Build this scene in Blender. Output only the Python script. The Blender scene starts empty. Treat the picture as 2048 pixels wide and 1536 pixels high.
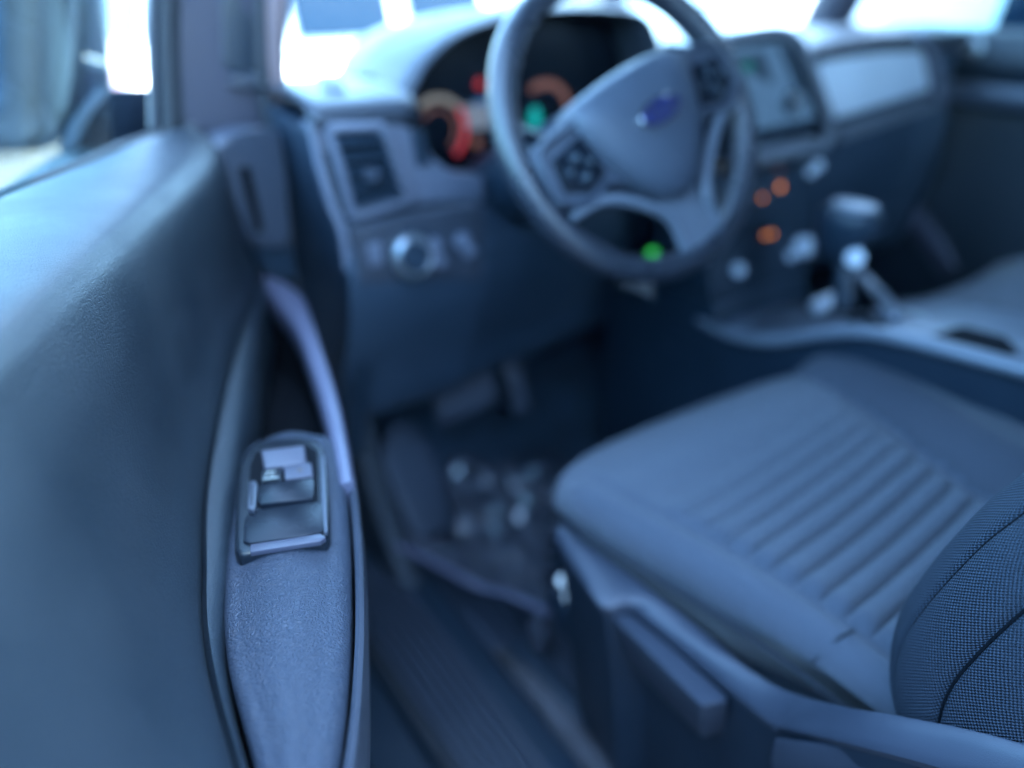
import bpy, bmesh, math, random
import numpy as np
from mathutils import Vector, Matrix
random.seed(7)
rng = np.random.default_rng(7)
S = bpy.context.scene

# ------------------------------------------------------------------ camera
PSI, TH = math.radians(34), math.radians(28)
Fw = np.array([math.sin(PSI)*math.cos(TH), math.cos(PSI)*math.cos(TH), -math.sin(TH)])
Rt = np.array([math.cos(PSI), -math.sin(PSI), 0.0])
Up = np.cross(Rt, Fw)
WH = np.array([-.37, 0, .72])                       # steering wheel centre; x right, y forward, z up from the cab floor
CAM = WH - (.1423*Rt + .3024*Up + .874*Fw)
cam = bpy.data.cameras.new('camera'); co = bpy.data.objects.new('camera', cam)
S.collection.objects.link(co); S.camera = co
co.matrix_world = Matrix(((Rt[0], Up[0], -Fw[0], CAM[0]), (Rt[1], Up[1], -Fw[1], CAM[1]), (Rt[2], Up[2], -Fw[2], CAM[2]), (0, 0, 0, 1)))
cam.sensor_width = 36; cam.lens = 36*1500/2048
cam.clip_start = .01; cam.clip_end = 400
cam.dof.use_dof = True; cam.dof.focus_distance = .45; cam.dof.aperture_fstop = 1.5; cam.dof.aperture_blades = 0

# ------------------------------------------------------------------ light
SUN_EL, SUN_AZ = math.radians(60), math.radians(110)   # azimuth clockwise from +y
w = bpy.data.worlds.new('World'); S.world = w; w.use_nodes = True
nt = w.node_tree; nt.nodes.clear()
sky = nt.nodes.new('ShaderNodeTexSky'); sky.sky_type = 'NISHITA'; sky.sun_disc = False
sky.sun_elevation = SUN_EL; sky.sun_rotation = SUN_AZ; sky.ozone_density = 3.0; sky.dust_density = 2.0
tint = nt.nodes.new('ShaderNodeMix'); tint.data_type = 'RGBA'; tint.blend_type = 'MULTIPLY'
tint.inputs['Factor'].default_value = 1; tint.inputs['B'].default_value = (.80, .97, 1.0, 1)
bg = nt.nodes.new('ShaderNodeBackground'); bg.inputs['Strength'].default_value = .15
wo = nt.nodes.new('ShaderNodeOutputWorld')
nt.links.new(sky.outputs['Color'], tint.inputs['A']); nt.links.new(tint.outputs['Result'], bg.inputs['Color'])
nt.links.new(bg.outputs[0], wo.inputs[0])
sl = bpy.data.lights.new('sun', 'SUN'); sl.energy = 2.0; sl.angle = math.radians(.5); sl.color = (1, .95, .88)
so = bpy.data.objects.new('sun', sl); S.collection.objects.link(so)
sd = Vector((math.sin(SUN_AZ)*math.cos(SUN_EL), math.cos(SUN_AZ)*math.cos(SUN_EL), math.sin(SUN_EL)))
so.rotation_euler = sd.to_track_quat('Z', 'Y').to_euler()
S.view_settings.view_transform = 'Standard'; S.view_settings.look = 'None'
S.view_settings.gamma = 1; S.view_settings.exposure = 4.6
S.cycles.use_denoising = True
S.cycles.max_bounces = 8; S.cycles.diffuse_bounces = 4; S.cycles.glossy_bounces = 4; S.cycles.transparent_max_bounces = 16
S.cycles.caustics_reflective = False; S.cycles.caustics_refractive = False

# ------------------------------------------------------------------ survey helpers: sight lines of the photograph met with real planes
def ray(px, py): return Fw + (px-1024)/1500*Rt - (py-768)/1500*Up
def onp(px, py, p, n):
    d = ray(px, py); n = np.array(n, float)
    return CAM + ((np.array(p, float)-CAM) @ n)/(d @ n)*d
def onz(px, py, z): return onp(px, py, (0, 0, z), (0, 0, 1))
def ony(px, py, y): return onp(px, py, (0, y, 0), (0, 1, 0))
def onx(px, py, x): return onp(px, py, (x, 0, 0), (1, 0, 0))
# door frame of reference: s runs back from the hinge along the open door, w inward, z up
_v = np.array([.193, 1.08]); _r = math.radians(-3)
HG = np.array([CAM[0]+_v[0]*math.cos(_r)-_v[1]*math.sin(_r), CAM[1]+_v[0]*math.sin(_r)+_v[1]*math.cos(_r), 0])
_a = math.radians(22)
DD = np.array([-math.sin(_a), -math.cos(_a), 0]); DN = np.array([math.cos(_a), -math.sin(_a), 0])
def DP(s, w_, z): return HG + s*DD + w_*DN + np.array([0, 0, z])

EM = .046      # backlights are dim beside the daylight
# ------------------------------------------------------------------ materials
def material(name, base, rough=.5, bump=None, metal=0, spec=.5, var=0, coat=0, sheen=0, emit=None, estr=0, alpha=None, trans=0):
    m = bpy.data.materials.new(name); m.use_nodes = True
    t = m.node_tree; b = t.nodes['Principled BSDF']
    b.inputs['Base Color'].default_value = (*base, 1); b.inputs['Roughness'].default_value = rough
    b.inputs['Metallic'].default_value = metal; b.inputs['Specular IOR Level'].default_value = spec
    b.inputs['Coat Weight'].default_value = coat; b.inputs['Coat Roughness'].default_value = .08
    b.inputs['Sheen Weight'].default_value = sheen; b.inputs['Sheen Roughness'].default_value = .4
    if emit: b.inputs['Emission Color'].default_value = (*emit, 1); b.inputs['Emission Strength'].default_value = estr*EM
    if alpha is not None: b.inputs['Alpha'].default_value = alpha
    tc = t.nodes.new('ShaderNodeTexCoord')
    if var:
        nz = t.nodes.new('ShaderNodeTexNoise'); nz.inputs['Scale'].default_value = 14; nz.inputs['Detail'].default_value = 6
        t.links.new(tc.outputs['Object'], nz.inputs['Vector'])
        mr = t.nodes.new('ShaderNodeMapRange'); mr.inputs['From Min'].default_value = .3; mr.inputs['From Max'].default_value = .7
        mr.inputs['To Min'].default_value = 1-var; mr.inputs['To Max'].default_value = 1+var
        t.links.new(nz.outputs['Fac'], mr.inputs['Value'])
        mx = t.nodes.new('ShaderNodeVectorMath'); mx.operation = 'SCALE'; mx.inputs[0].default_value = base
        t.links.new(mr.outputs[0], mx.inputs['Scale']); t.links.new(mx.outputs[0], b.inputs['Base Color'])
        mr2 = t.nodes.new('ShaderNodeMapRange'); mr2.inputs['From Min'].default_value = .3; mr2.inputs['From Max'].default_value = .7
        mr2.inputs['To Min'].default_value = max(0, rough-.07); mr2.inputs['To Max'].default_value = min(1, rough+.07)
        t.links.new(nz.outputs['Fac'], mr2.inputs['Value']); t.links.new(mr2.outputs[0], b.inputs['Roughness'])
    def math_(op, a, c):
        n = t.nodes.new('ShaderNodeMath'); n.operation = op
        for i, v in enumerate((a, c)):
            if isinstance(v, (int, float)): n.inputs[i].default_value = v
            elif v is not None: t.links.new(v, n.inputs[i])
        return n.outputs[0]
    if bump:
        kind, scale, strength, dist = bump
        h = None
        if kind == 'grain':      # pebbled leather: warped cells with pinched creases
            mp = t.nodes.new('ShaderNodeMapping'); mp.inputs['Scale'].default_value = (1, 1, .6)
            mp.inputs['Rotation'].default_value = (0, 0, -_a)
            t.links.new(tc.outputs['Object'], mp.inputs['Vector'])
            n0 = t.nodes.new('ShaderNodeTexNoise'); n0.inputs['Scale'].default_value = scale*.45; n0.inputs['Detail'].default_value = 2
            t.links.new(mp.outputs[0], n0.inputs['Vector'])
            ad = t.nodes.new('ShaderNodeVectorMath'); ad.operation = 'MULTIPLY_ADD'
            ad.inputs[1].default_value = (1.6/scale,)*3
            t.links.new(n0.outputs['Color'], ad.inputs[0]); t.links.new(mp.outputs[0], ad.inputs[2])
            vo = t.nodes.new('ShaderNodeTexVoronoi'); vo.feature = 'DISTANCE_TO_EDGE'; vo.inputs['Scale'].default_value = scale
            vo.inputs['Randomness'].default_value = 1
            t.links.new(ad.outputs[0], vo.inputs['Vector'])
            e = t.nodes.new('ShaderNodeMapRange'); e.interpolation_type = 'SMOOTHSTEP'; e.inputs['From Max'].default_value = .22
            t.links.new(vo.outputs['Distance'], e.inputs['Value'])
            n1 = t.nodes.new('ShaderNodeTexNoise'); n1.inputs['Scale'].default_value = scale*.8; n1.inputs['Detail'].default_value = 3
            t.links.new(mp.outputs[0], n1.inputs['Vector'])
            h = math_('ADD', e.outputs[0], math_('MULTIPLY', n1.outputs['Fac'], .8))
        elif kind == 'knit':     # staggered loops of a woven mesh, laid along the panel's own UVs (metres)
            mpk = t.nodes.new('ShaderNodeMapping'); mpk.inputs['Rotation'].default_value = (0, 0, .12); t.links.new(tc.outputs['UV'], mpk.inputs[0])
            sp = t.nodes.new('ShaderNodeSeparateXYZ'); t.links.new(mpk.outputs[0], sp.inputs[0])
            nz_ = t.nodes.new('ShaderNodeTexNoise'); nz_.inputs['Scale'].default_value = 90; nz_.inputs['Detail'].default_value = 3; t.links.new(tc.outputs['UV'], nz_.inputs['Vector'])
            wob = math_('MULTIPLY', nz_.outputs['Fac'], 2.2)
            cu = math_('COSINE', math_('ADD', math_('MULTIPLY', sp.outputs['X'], 2*math.pi*scale), wob), None)
            cv = math_('COSINE', math_('ADD', math_('MULTIPLY', sp.outputs['Y'], 2*math.pi*scale*.74), wob), None)
            h = math_('ADD', math_('MULTIPLY', math_('MULTIPLY', cu, cv), .5), .5)
            # hollows between loops get a darker base, loop tops a lighter one
            mc = t.nodes.new('ShaderNodeMix'); mc.data_type = 'RGBA'
            mc.inputs['A'].default_value = (*[c*.36 for c in base], 1); mc.inputs['B'].default_value = (*[c*1.5 for c in base], 1)
            sm = t.nodes.new('ShaderNodeMapRange'); sm.inputs['From Min'].default_value = .22; sm.inputs['From Max'].default_value = .62
            t.links.new(h, sm.inputs['Value']); t.links.new(sm.outputs[0], mc.inputs['Factor'])
            t.links.new(mc.outputs['Result'], b.inputs['Base Color'])
        else:                    # fine
            nz = t.nodes.new('ShaderNodeTexNoise'); nz.inputs['Scale'].default_value = scale; nz.inputs['Detail'].default_value = 5
            t.links.new(tc.outputs['Object'], nz.inputs['Vector']); h = nz.outputs['Fac']
        bp = t.nodes.new('ShaderNodeBump'); bp.inputs['Strength'].default_value = strength; bp.inputs['Distance'].default_value = dist
        t.links.new(h, bp.inputs['Height']); t.links.new(bp.outputs[0], b.inputs['Normal'])
    return m

def glass_material(name, tintc, gloss=.12, rough=.02):
    m = bpy.data.materials.new(name); m.use_nodes = True; t = m.node_tree; t.nodes.clear()
    o = t.nodes.new('ShaderNodeOutputMaterial'); tr = t.nodes.new('ShaderNodeBsdfTransparent'); tr.inputs[0].default_value = (*tintc, 1)
    gl = t.nodes.new('ShaderNodeBsdfGlossy'); gl.inputs['Roughness'].default_value = rough
    lw = t.nodes.new('ShaderNodeLayerWeight'); lw.inputs[0].default_value = .5
    pw = t.nodes.new('ShaderNodeMath'); pw.operation = 'POWER'; pw.inputs[1].default_value = 5
    t.links.new(lw.outputs['Facing'], pw.inputs[0])
    fr = t.nodes.new('ShaderNodeMath'); fr.operation = 'MULTIPLY_ADD'; fr.inputs[1].default_value = .9; fr.inputs[2].default_value = .04
    t.links.new(pw.outputs[0], fr.inputs[0])
    mx = t.nodes.new('ShaderNodeMixShader')
    t.links.new(fr.outputs[0], mx.inputs[0]); t.links.new(tr.outputs[0], mx.inputs[1]); t.links.new(gl.outputs[0], mx.inputs[2])
    t.links.new(mx.outputs[0], o.inputs[0]); return m

M = {}
M['trim']    = material('door_trim_vinyl', (.010, .019, .030), .47, ('grain', 600, .35, .0006), var=.05, spec=.5)
M['arm']     = material('armrest_vinyl', (.030, .042, .066), .46, ('grain', 430, .6, .0011), var=.05, spec=.34)
M['plastic'] = material('black_plastic', (.013, .026, .042), .42, ('fine', 900, .25, .0004), var=.08)  # base lifted toward blue to stand in for haze over dark areas
M['dash']    = material('dash_vinyl', (.034, .042, .058), .45, ('grain', 420, .3, .0005), var=.06)
M['knee']    = material('knee_plastic', (.028, .050, .078), .55, ('fine', 700, .3, .0004), var=.08)  # lighter blue base paints lens haze into the dark knee area
M['hub']     = material('hub_vinyl', (.068, .082, .108), .44, ('grain', 450, .3, .0005), var=.05)
M['inlay2']  = material('silver_dash_inlay', (.68, .76, .84), .40, None, metal=.2, var=.03)  # pale base paints in part of a sky reflection
M['dashgrey'] = material('dash_grey_plastic', (.125, .138, .180), .42, ('fine', 700, .2, .0003), var=.05)
M['recess_shade']    = material('painted_recess_shade', (.004, .006, .009), .9, None, spec=.1)  # near-black base paints shade into slots, pockets and shallow recesses
M['swplate'] = material('piano_black', (.008, .012, .019), .28, None, spec=.22, var=.15)
M['swtop']   = material('switch_top', (.048, .052, .078), .35, None)  # paler than the plate: sky light on upturned faces is painted in
M['inlay']   = material('satin_grey_inlay', (.17, .19, .225), .36, None, metal=.15, var=.04)
M['contop']  = material('console_plastic', (.105, .120, .150), .36, ('fine', 900, .2, .0003), var=.05)
M['handle']  = material('handle_plastic', (.095, .100, .150), .36, ('fine', 1200, .2, .0003), var=.04)
M['gloss']   = material('gloss_black', (.008, .012, .018), .24, None, spec=.3)
M['satin']   = material('satin_silver', (.30, .33, .36), .32, None, metal=.75, var=.05)
M['chrome']  = material('chrome', (.75, .76, .74), .14, None, metal=1)
M['rubber']  = material('seal_rubber', (.016, .022, .03), .6, ('fine', 600, .3, .0004))
M['pinkstrip'] = material('pillar_weatherstrip', (.21, .15, .155), .5, ('fine', 400, .3, .0004), var=.08)  # pale pink base paints in windscreen light along this edge
M['pillar']  = material('pillar_trim', (.050, .052, .076), .55, ('fine', 800, .3, .0004), var=.05)
M['fabric']  = material('seat_fabric', (.086, .100, .126), .85, ('knit', 400, .9, .0010), sheen=.2, spec=.25)
M['fabric_dark'] = material('seat_dark_and_shaded_fabric', (.046, .054, .072), .85, ('knit', 420, .35, .0006), sheen=.3)  # dark bolster cloth; also paints shade onto the cushion side walls
M['knit']    = material('backrest_mesh_fabric', (.032, .044, .062), .8, ('knit', 390, 1.0, .0016), sheen=0, spec=.18)
M['skirt']   = material('seat_back_vinyl', (.018, .024, .034), .45, ('grain', 500, .4, .0006))
M['carpet']  = material('floor_carpet', (.026, .050, .080), .95, ('fine', 900, .9, .004), var=.35)  # blue lift in the base stands in for veiling glare
M['mat']     = material('rubber_floor_mat', (.024, .036, .056), .6, ('fine', 300, .4, .001), var=.15)
M['seatshield'] = material('seat_side_plastic', (.045, .055, .076), .36, ('fine', 1400, .35, .0004), var=.05)
M['dusty']   = material('dusty_sill_trim', (.058, .060, .070), .8, ('fine', 500, .7, .002), var=.6)
M['white']   = material('white_print', (.24, .27, .26), .5)
M['glass']   = glass_material('window_glass', (.80, .93, .93))
M['mirror']  = material('mirror_glass', (.80, .88, .92), .02, None, metal=1)
M['paintw']  = material('white_car_paint', (.78, .79, .80), .25, None, coat=1)
M['paints']  = material('silver_car_paint', (.42, .44, .46), .3, None, metal=.4, coat=1)
M['paintb']  = material('blue_car_paint', (.05, .10, .22), .3, None, coat=1)
M['paintd']  = material('dark_car_paint', (.010, .014, .020), .5, None, spec=.15)
M['truck']   = material('truck_paint', (.035, .052, .062), .35, None, coat=.4)
M['carglass'] = material('car_window', (.006, .018, .038), .12, None, spec=.10)
M['tyre']    = material('tyre_rubber', (.02, .02, .022), .8)
M['redlamp'] = material('tail_lamp', (.55, .03, .03), .2, None, coat=.5)
M['asphalt'] = material('asphalt', (.052, .049, .045), .9, ('fine', 60, .6, .01), var=.25)
M['beige']   = material('beige_render', (.42, .34, .26), .8, ('fine', 30, .4, .01), var=.12)
M['darkwin'] = material('building_window', (.03, .04, .06), .15)
def lamp(name, col, s): return material(name, (.01, .01, .01), .4, emit=col, estr=s)
M['e_orange'] = lamp('amber_backlight', (1, .32, .06), 1.5)
M['e_red']   = lamp('red_backlight', (1, .06, .08), .42)
M['e_white'] = lamp('white_backlight', (.75, .78, .78), .24)
M['e_pink']  = lamp('rose_backlight', (.9, .42, .36), .20)
M['e_teal']  = lamp('teal_backlight', (.0, .75, .75), .55)
M['e_green'] = lamp('green_backlight', (.05, .9, .15), .9)
M['e_scr']   = lamp('screen_pale', (.14, .34, .66), .42)
M['e_scr2']  = lamp('screen_dark', (.03, .09, .20), .4)
M['e_map']   = lamp('screen_teal', (.02, .38, .40), .35)
M['e_lcd']   = lamp('lcd_pale', (.40, .52, .72), .38)
M['e_blue']  = lamp('blue_backlight', (.02, .22, .65), .5)
M['emblem']  = material('blue_enamel', (.030, .036, .125), .25, None, coat=.6)
M['wheelrim'] = material('wheel_leather', (.026, .031, .042), .30, ('grain', 500, .3, .0005), var=.06, spec=.8)
# clear film: cloudy thin sheet, half seen through, glossy on its folds
fm = material('clear_film', (.115, .13, .165), .13, None, spec=1.0, alpha=.64, coat=1.0)
M['film'] = fm

# ------------------------------------------------------------------ mesh helpers
def link(name, me, mat, parent=None, smooth=True, angle=40):
    o = bpy.data.objects.new(name, me); S.collection.objects.link(o)
    if mat is not None: me.materials.append(M[mat] if isinstance(mat, str) else mat)
    if smooth:
        for p in me.polygons: p.use_smooth = True
        if angle: me.set_sharp_from_angle(angle=math.radians(angle))
    if parent is not None:
        o.parent = parent
        if parent.type == 'EMPTY': o.matrix_parent_inverse = Matrix.Translation(-Vector(parent.location))
    return o
def thing(name, label, cat, loc, group=None):
    o = bpy.data.objects.new(name, None); S.collection.objects.link(o); o.location = loc
    o.empty_display_size = .05; o['label'] = label; o['category'] = cat
    if group: o['group'] = group
    return o
def tag(o, label, cat, group=None):
    o['label'] = label; o['category'] = cat
    if group: o['group'] = group
    return o
def fromdata(v, f, uv=None):
    me = bpy.data.meshes.new('m'); me.from_pydata([tuple(map(float, p)) for p in v], [], f); me.update()
    if uv is not None:
        l = me.uv_layers.new(name='UVMap')
        for lp in me.loops: l.data[lp.index].uv = uv[lp.vertex_index]
    return me
def grid(name, P, mat, parent, closed=False, cap=False, sub=0, thick=0, uvs=True, smooth=True, angle=50):
    """P: rows x cols of 3-D points"""
    P = np.array(P, float); r, c = P.shape[:2]
    du = np.zeros((r, c)); du[:, 1:] = np.cumsum(np.linalg.norm(np.diff(P, axis=1), axis=2), axis=1)
    dv = np.zeros((r, c)); dv[1:] = np.cumsum(np.linalg.norm(np.diff(P, axis=0), axis=2), axis=0)
    if closed:   # duplicate seam column
        P = np.concatenate([P, P[:, :1]], axis=1)
        du = np.concatenate([du, du[:, -1:]+np.linalg.norm(P[:, -1]-P[:, -2], axis=1)[:, None]], axis=1)
        dv = np.concatenate([dv, dv[:, :1]], axis=1); c += 1
    um = du.mean(axis=0)[None, :].repeat(r, 0) if uvs == 'mean' else du
    vm = dv.mean(axis=1)[:, None].repeat(c, 1)
    f = [(i*c+j, i*c+j+1, (i+1)*c+j+1, (i+1)*c+j) for i in range(r-1) for j in range(c-1)]
    if cap: f += [tuple(range(c-1 if closed else c))[::-1], tuple((r-1)*c+j for j in range(c-1 if closed else c))]
    me = fromdata(P.reshape(-1, 3), f, np.stack([um, vm], -1).reshape(-1, 2).tolist())
    bm = bmesh.new(); bm.from_mesh(me)
    if closed: bmesh.ops.remove_doubles(bm, verts=bm.verts, dist=1e-6)
    bmesh.ops.recalc_face_normals(bm, faces=bm.faces); bm.to_mesh(me); bm.free()
    o = link(name, me, mat, parent, smooth, angle)
    if thick:
        md = o.modifiers.new('solid', 'SOLIDIFY'); md.thickness = thick; md.offset = 0
    if sub:
        md = o.modifiers.new('sub', 'SUBSURF'); md.levels = md.render_levels = sub
    return o
def slab(name, pts, vec, mat, parent, bev=.003, seg=3, smooth_outline=0):
    """solid plate: outline pts (facing side), pushed back by vec, edges rounded"""
    pts = [np.array(p, float) for p in pts]
    if smooth_outline: pts = chaikin(pts, smooth_outline, True)
    n = len(pts); v = pts + [p+np.array(vec, float) for p in pts]
    f = [tuple(range(n)), tuple(range(2*n-1, n-1, -1))] + [(i, i+n, (i+1) % n+n, (i+1) % n) for i in range(n)]
    me = fromdata(v, f); bm = bmesh.new(); bm.from_mesh(me)
    bmesh.ops.recalc_face_normals(bm, faces=bm.faces)
    if bev:
        fe = [e for e in bm.edges if e.calc_face_angle(0) > .6]
        bmesh.ops.bevel(bm, geom=fe, offset=bev, segments=seg, profile=.6, affect='EDGES', clamp_overlap=True)
    bm.to_mesh(me); bm.free()
    return link(name, me, mat, parent, True, 32)
def chaikin(p, k=2, closed=False):
    p = [np.array(q, float) for q in p]
    for _ in range(k):
        q = []; n = len(p)
        for i in range(n if closed else n-1):
            a, b = p[i], p[(i+1) % n]; q += [.75*a+.25*b, .25*a+.75*b]
        p = q if closed else [p[0]]+q+[p[-1]]
    return p
def cr(pts, n):
    """Catmull-Rom through pts -> n samples"""
    p = np.array(pts, float); k = len(p)
    q = np.vstack([2*p[0]-p[1], p, 2*p[-1]-p[-2]])
    out = []
    for t in np.linspace(0, k-1-1e-9, n):
        i = int(t); u = t-i; a, b, c, d = q[i:i+4]
        out.append(.5*((2*b)+(-a+c)*u+(2*a-5*b+4*c-d)*u*u+(-a+3*b-3*c+d)*u**3))
    return np.array(out)
def tube(name, path, rad, mat, parent, n=40, seg=14, flat=1.0, closed=False, upv=(0, 0, 1)):
    P = cr(path, n) if len(path) > 2 else np.linspace(path[0], path[1], n)
    rr = np.interp(np.linspace(0, 1, n), np.linspace(0, 1, len(rad)), rad) if hasattr(rad, '__len__') else np.full(n, rad)
    T = np.gradient(P, axis=0); T /= np.linalg.norm(T, axis=1)[:, None]
    rows = []
    for i in range(n):
        a = np.cross(T[i], upv); a /= np.linalg.norm(a)+1e-9; b = np.cross(a, T[i])
        rows.append([P[i]+rr[i]*(math.cos(x)*a+flat*math.sin(x)*b) for x in np.linspace(0, 2*math.pi, seg, endpoint=False)])
    return grid(name, rows, mat, parent, closed=True, cap=True)
def rbox(name, c, ex, ey, ez, mat, parent, bev=.004, seg=3):
    c, ex, ey, ez = (np.array(q, float) for q in (c, ex, ey, ez))
    return slab(name, [c-ex-ey+ez, c+ex-ey+ez, c+ex+ey+ez, c-ex+ey+ez], -2*ez, mat, parent, bev, seg)
def disc(name, c, nrm, r, h, mat, parent, prof=None, seg=40):
    """lathe: prof = [(radius, height)], about nrm"""
    nrm = np.array(nrm, float); nrm /= np.linalg.norm(nrm)
    a = np.cross(nrm, (0, 0, 1) if abs(nrm[2]) < .9 else (1, 0, 0)); a /= np.linalg.norm(a); b = np.cross(nrm, a)
    prof = prof or [(0.0001, h), (r*.86, h), (r, h*.75), (r, 0)]
    rows = [[np.array(c)+q*(math.cos(x)*a+math.sin(x)*b)+hh*nrm for x in np.linspace(0, 2*math.pi, seg, endpoint=False)] for q, hh in prof]
    return grid(name, rows, mat, parent, closed=True, cap=True, angle=35)
def blob(name, c, rx, ry, rz, mat, parent):
    me = bpy.data.meshes.new('m'); bm = bmesh.new(); bmesh.ops.create_uvsphere(bm, u_segments=24, v_segments=14, radius=1)
    for v in bm.verts: v.co = Vector((c[0]+v.co.x*rx, c[1]+v.co.y*ry, c[2]+v.co.z*rz))
    bm.to_mesh(me); bm.free(); return link(name, me, mat, parent, True, 0)
def ip(x, xs, ys): return float(np.interp(x, xs, ys))
def sm(x, xs, ys):
    """smooth interpolation"""
    xs = np.array(xs); ys = np.array(ys, float)
    if x <= xs[0]: return float(ys[0])
    if x >= xs[-1]: return float(ys[-1])
    i = int(np.searchsorted(xs, x)-1); i = min(max(i, 0), len(xs)-2)
    m = np.gradient(ys, xs); h = xs[i+1]-xs[i]; t = (x-xs[i])/h
    return float((2*t**3-3*t*t+1)*ys[i]+(t**3-2*t*t+t)*h*m[i]+(-2*t**3+3*t*t)*ys[i+1]+(t**3-t*t)*h*m[i+1])

GZ = -.62
# ================================================================== setting
me = fromdata([(-150, -150, GZ), (150, -150, GZ), (150, 150, GZ), (-150, 150, GZ)], [(0, 1, 2, 3)])
g = link('ground', me, 'asphalt', None, False); g['kind'] = 'structure'

# ================================================================== truck body
body = thing('truck_cab', 'dark trimmed cab shell of the pickup round the seats, with pillars and sill', 'truck cab', (-.7, 0, GZ))
# sill: moulded rocker with scuff plate ribs
def beam_x(name, prof, y0, y1, mat, n=2, parent=body):
    rows = [[(x, y, z) for x, z in prof] for y in np.linspace(y0, y1, n)]
    return grid(name, rows, mat, parent, closed=True, cap=True, angle=30)
beam_x('rocker_panel', [(-.83, -.30), (-.83, -.06), (-.80, -.02), (-.745, -.012), (-.745, -.30)], -.9, .55, 'plastic')
beam_x('sill', [(-.744, -.25), (-.744, -.005), (-.735, .004), (-.600, .004), (-.585, -.004), (-.575, -.06), (-.575, -.25)], -.9, .40, 'plastic')
for i in range(7):
    x = -.712+i*.0135
    rbox('scuff_rib', (x, -.30, .0052), (.0035, 0, 0), (0, .55, 0), (0, 0, .006), 'seatshield', body, .002, 2)
tube('door_seal', [(-.728, -.9, .012), (-.73, -.3, .012), (-.732, .1, .012), (-.74, .30, .03), (-.745, .37, .12)], .009, 'rubber', body, 40)
tube('carpet_edge', [(-.578, -.9, .006), (-.577, -.5, .006), (-.574, -.2, .005), (-.570, -.08, .0), (-.566, 0, -.02)], [.016, .017, .018, .016, .010], 'dusty', body, 30)
beam_x('cab_floor', [(-.575, -.10), (-.575, -.062), (.575, -.062), (.575, -.10)], -1.3, .62, 'carpet')
# firewall / toe board
grid('toe_board', [[(x, y, z) for y, z in ((.33, -.062), (.42, -.03), (.52, .10), (.60, .28), (.62, .55))] for x in np.linspace(-.66, .70, 8)], 'carpet', body)
slab('bulkhead', [(-.78, .80, -.2), (.80, .80, -.2), (.80, .80, .68), (-.78, .80, .68)], (0, .03, 0), 'plastic', body, .01)
beam_x('far_sill', [(.575, -.25), (.575, -.02), (.60, .004), (.74, .004), (.80, -.02), (.80, -.25)], -.9, .80, 'plastic')
beam_x('added_dark_step', [(-1.00, -.33), (-1.005, -.30), (-.99, -.285), (-.84, -.285), (-.832, -.33)], -1.0, .6, 'plastic')  # added dark step fills a gap that only lies in shade
slab('cowl_side', [(-.66, .38, -.06), (-.66, .80, -.06), (-.66, .80, .70), (-.66, .38, .70)], (-.03, 0, 0), 'plastic', body, .005)
slab('cowl_side', [(.72, .50, -.06), (.72, .80, -.06), (.72, .80, .72), (.72, .50, .72)], (.03, 0, 0), 'plastic', body, .005)
# inner kick panel
slab('kick_panel', [(-.600, .15, -.06), (-.600, .17, .015), (-.602, .20, .05), (-.612, .26, .20), (-.62, .30, .45), (-.62, .55, .5), (-.62, .55, -.06)], (-.04, 0, 0), 'trim', body, .012)
# hinge pillar and front pillar
slab('hinge_pillar', [(-.80, .375, -.05), (-.690, .375, -.05), (-.690, .375, .70), (-.80, .375, .70)], (0, .14, 0), 'rubber', body, .012)
pp = [(338, -60), (310, -640), (470, -640), (500, -60), (512, 120), (535, 262), (430, 268), (350, 262), (344, 150)]
slab('pillar_trim', [ony(x, y, .365) for x, y in pp], (0, .06, 0), 'pillar', body, .008)
slab('pillar_recess', [ony(x, y, .361) for x, y in ((440, -180), (506, -180), (514, 145), (470, 150), (446, 130))], (0, .02, 0), 'plastic', body, .004)
slab('pillar_clip', [ony(x, y, .352) for x, y in ((458, 152), (522, 146), (530, 172), (515, 182), (462, 172))], (0, .02, 0), 'seatshield', body, .003)
tube('pillar_weatherstrip', [ony(x, y, .355) for x, y in ((548, -640), (552, -350), (552, -70), (548, 0), (546, 90), (551, 170), (556, 214))], [.019, .019, .019, .018, .016, .0145, .012], 'pinkstrip', body, 40)
tube('pillar_seal', [ony(x, y, .350) for x, y in ((508, -640), (516, -300), (520, -70), (520, 60), (528, 180), (545, 260), (560, 380), (590, 520), (600, 700))], [.009, .009, .009, .009, .009, .012, .012, .012, .012], 'rubber', body, 50)
# front pillars above the frame and over the far side, roof, rear wall, far side
tube('windscreen_pillar', [(-.70, .44, .66), (-.68, .38, .88), (-.66, .30, 1.25)], .032, 'pillar', body, 20)
tube('windscreen_pillar', [(.76, .62, .66), (.72, .50, .88), (.67, .30, 1.25)], [.06, .055, .04], 'pillar', body, 20)
slab('roof', [(-.72, .36, 1.27), (.90, .36, 1.27), (.90, -1.35, 1.30), (-.73, -1.35, 1.30)], (0, 0, .05), 'pillar', body, .02)  # out of view; front and right edges extended to keep sun off the dash
slab('rear_wall', [(-.74, -1.36, -.1), (.74, -1.36, -.1), (.74, -1.36, .72), (-.74, -1.36, .72)], (0, -.05, 0), 'plastic', body, .01)
slab('rear_door', [(-.76, -1.36, -.2), (-.76, -.92, -.2), (-.76, -.92, .74), (-.76, -1.36, .74)], (-.08, 0, 0), 'truck', body, .01)
slab('rear_door', [(.77, -1.36, -.2), (.77, -.75, -.2), (.77, -.75, .74), (.77, -1.36, .74)], (.08, 0, 0), 'truck', body, .01)
grid('windscreen', [[(x*(1-.10*k), .82-.52*k, .72+.54*k) for x in np.linspace(-.68, .70, 9)] for k in np.linspace(0, 1, 6)], 'glass', body)
grid('bonnet', [[(x, y, .60-.045*((x-.02)/.8)**2-.05*((y-.8)/1.1)**2) for x in np.linspace(-.78, .80, 13)] for y in np.linspace(.82, 1.95, 9)], 'truck', body, thick=.02)

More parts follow.
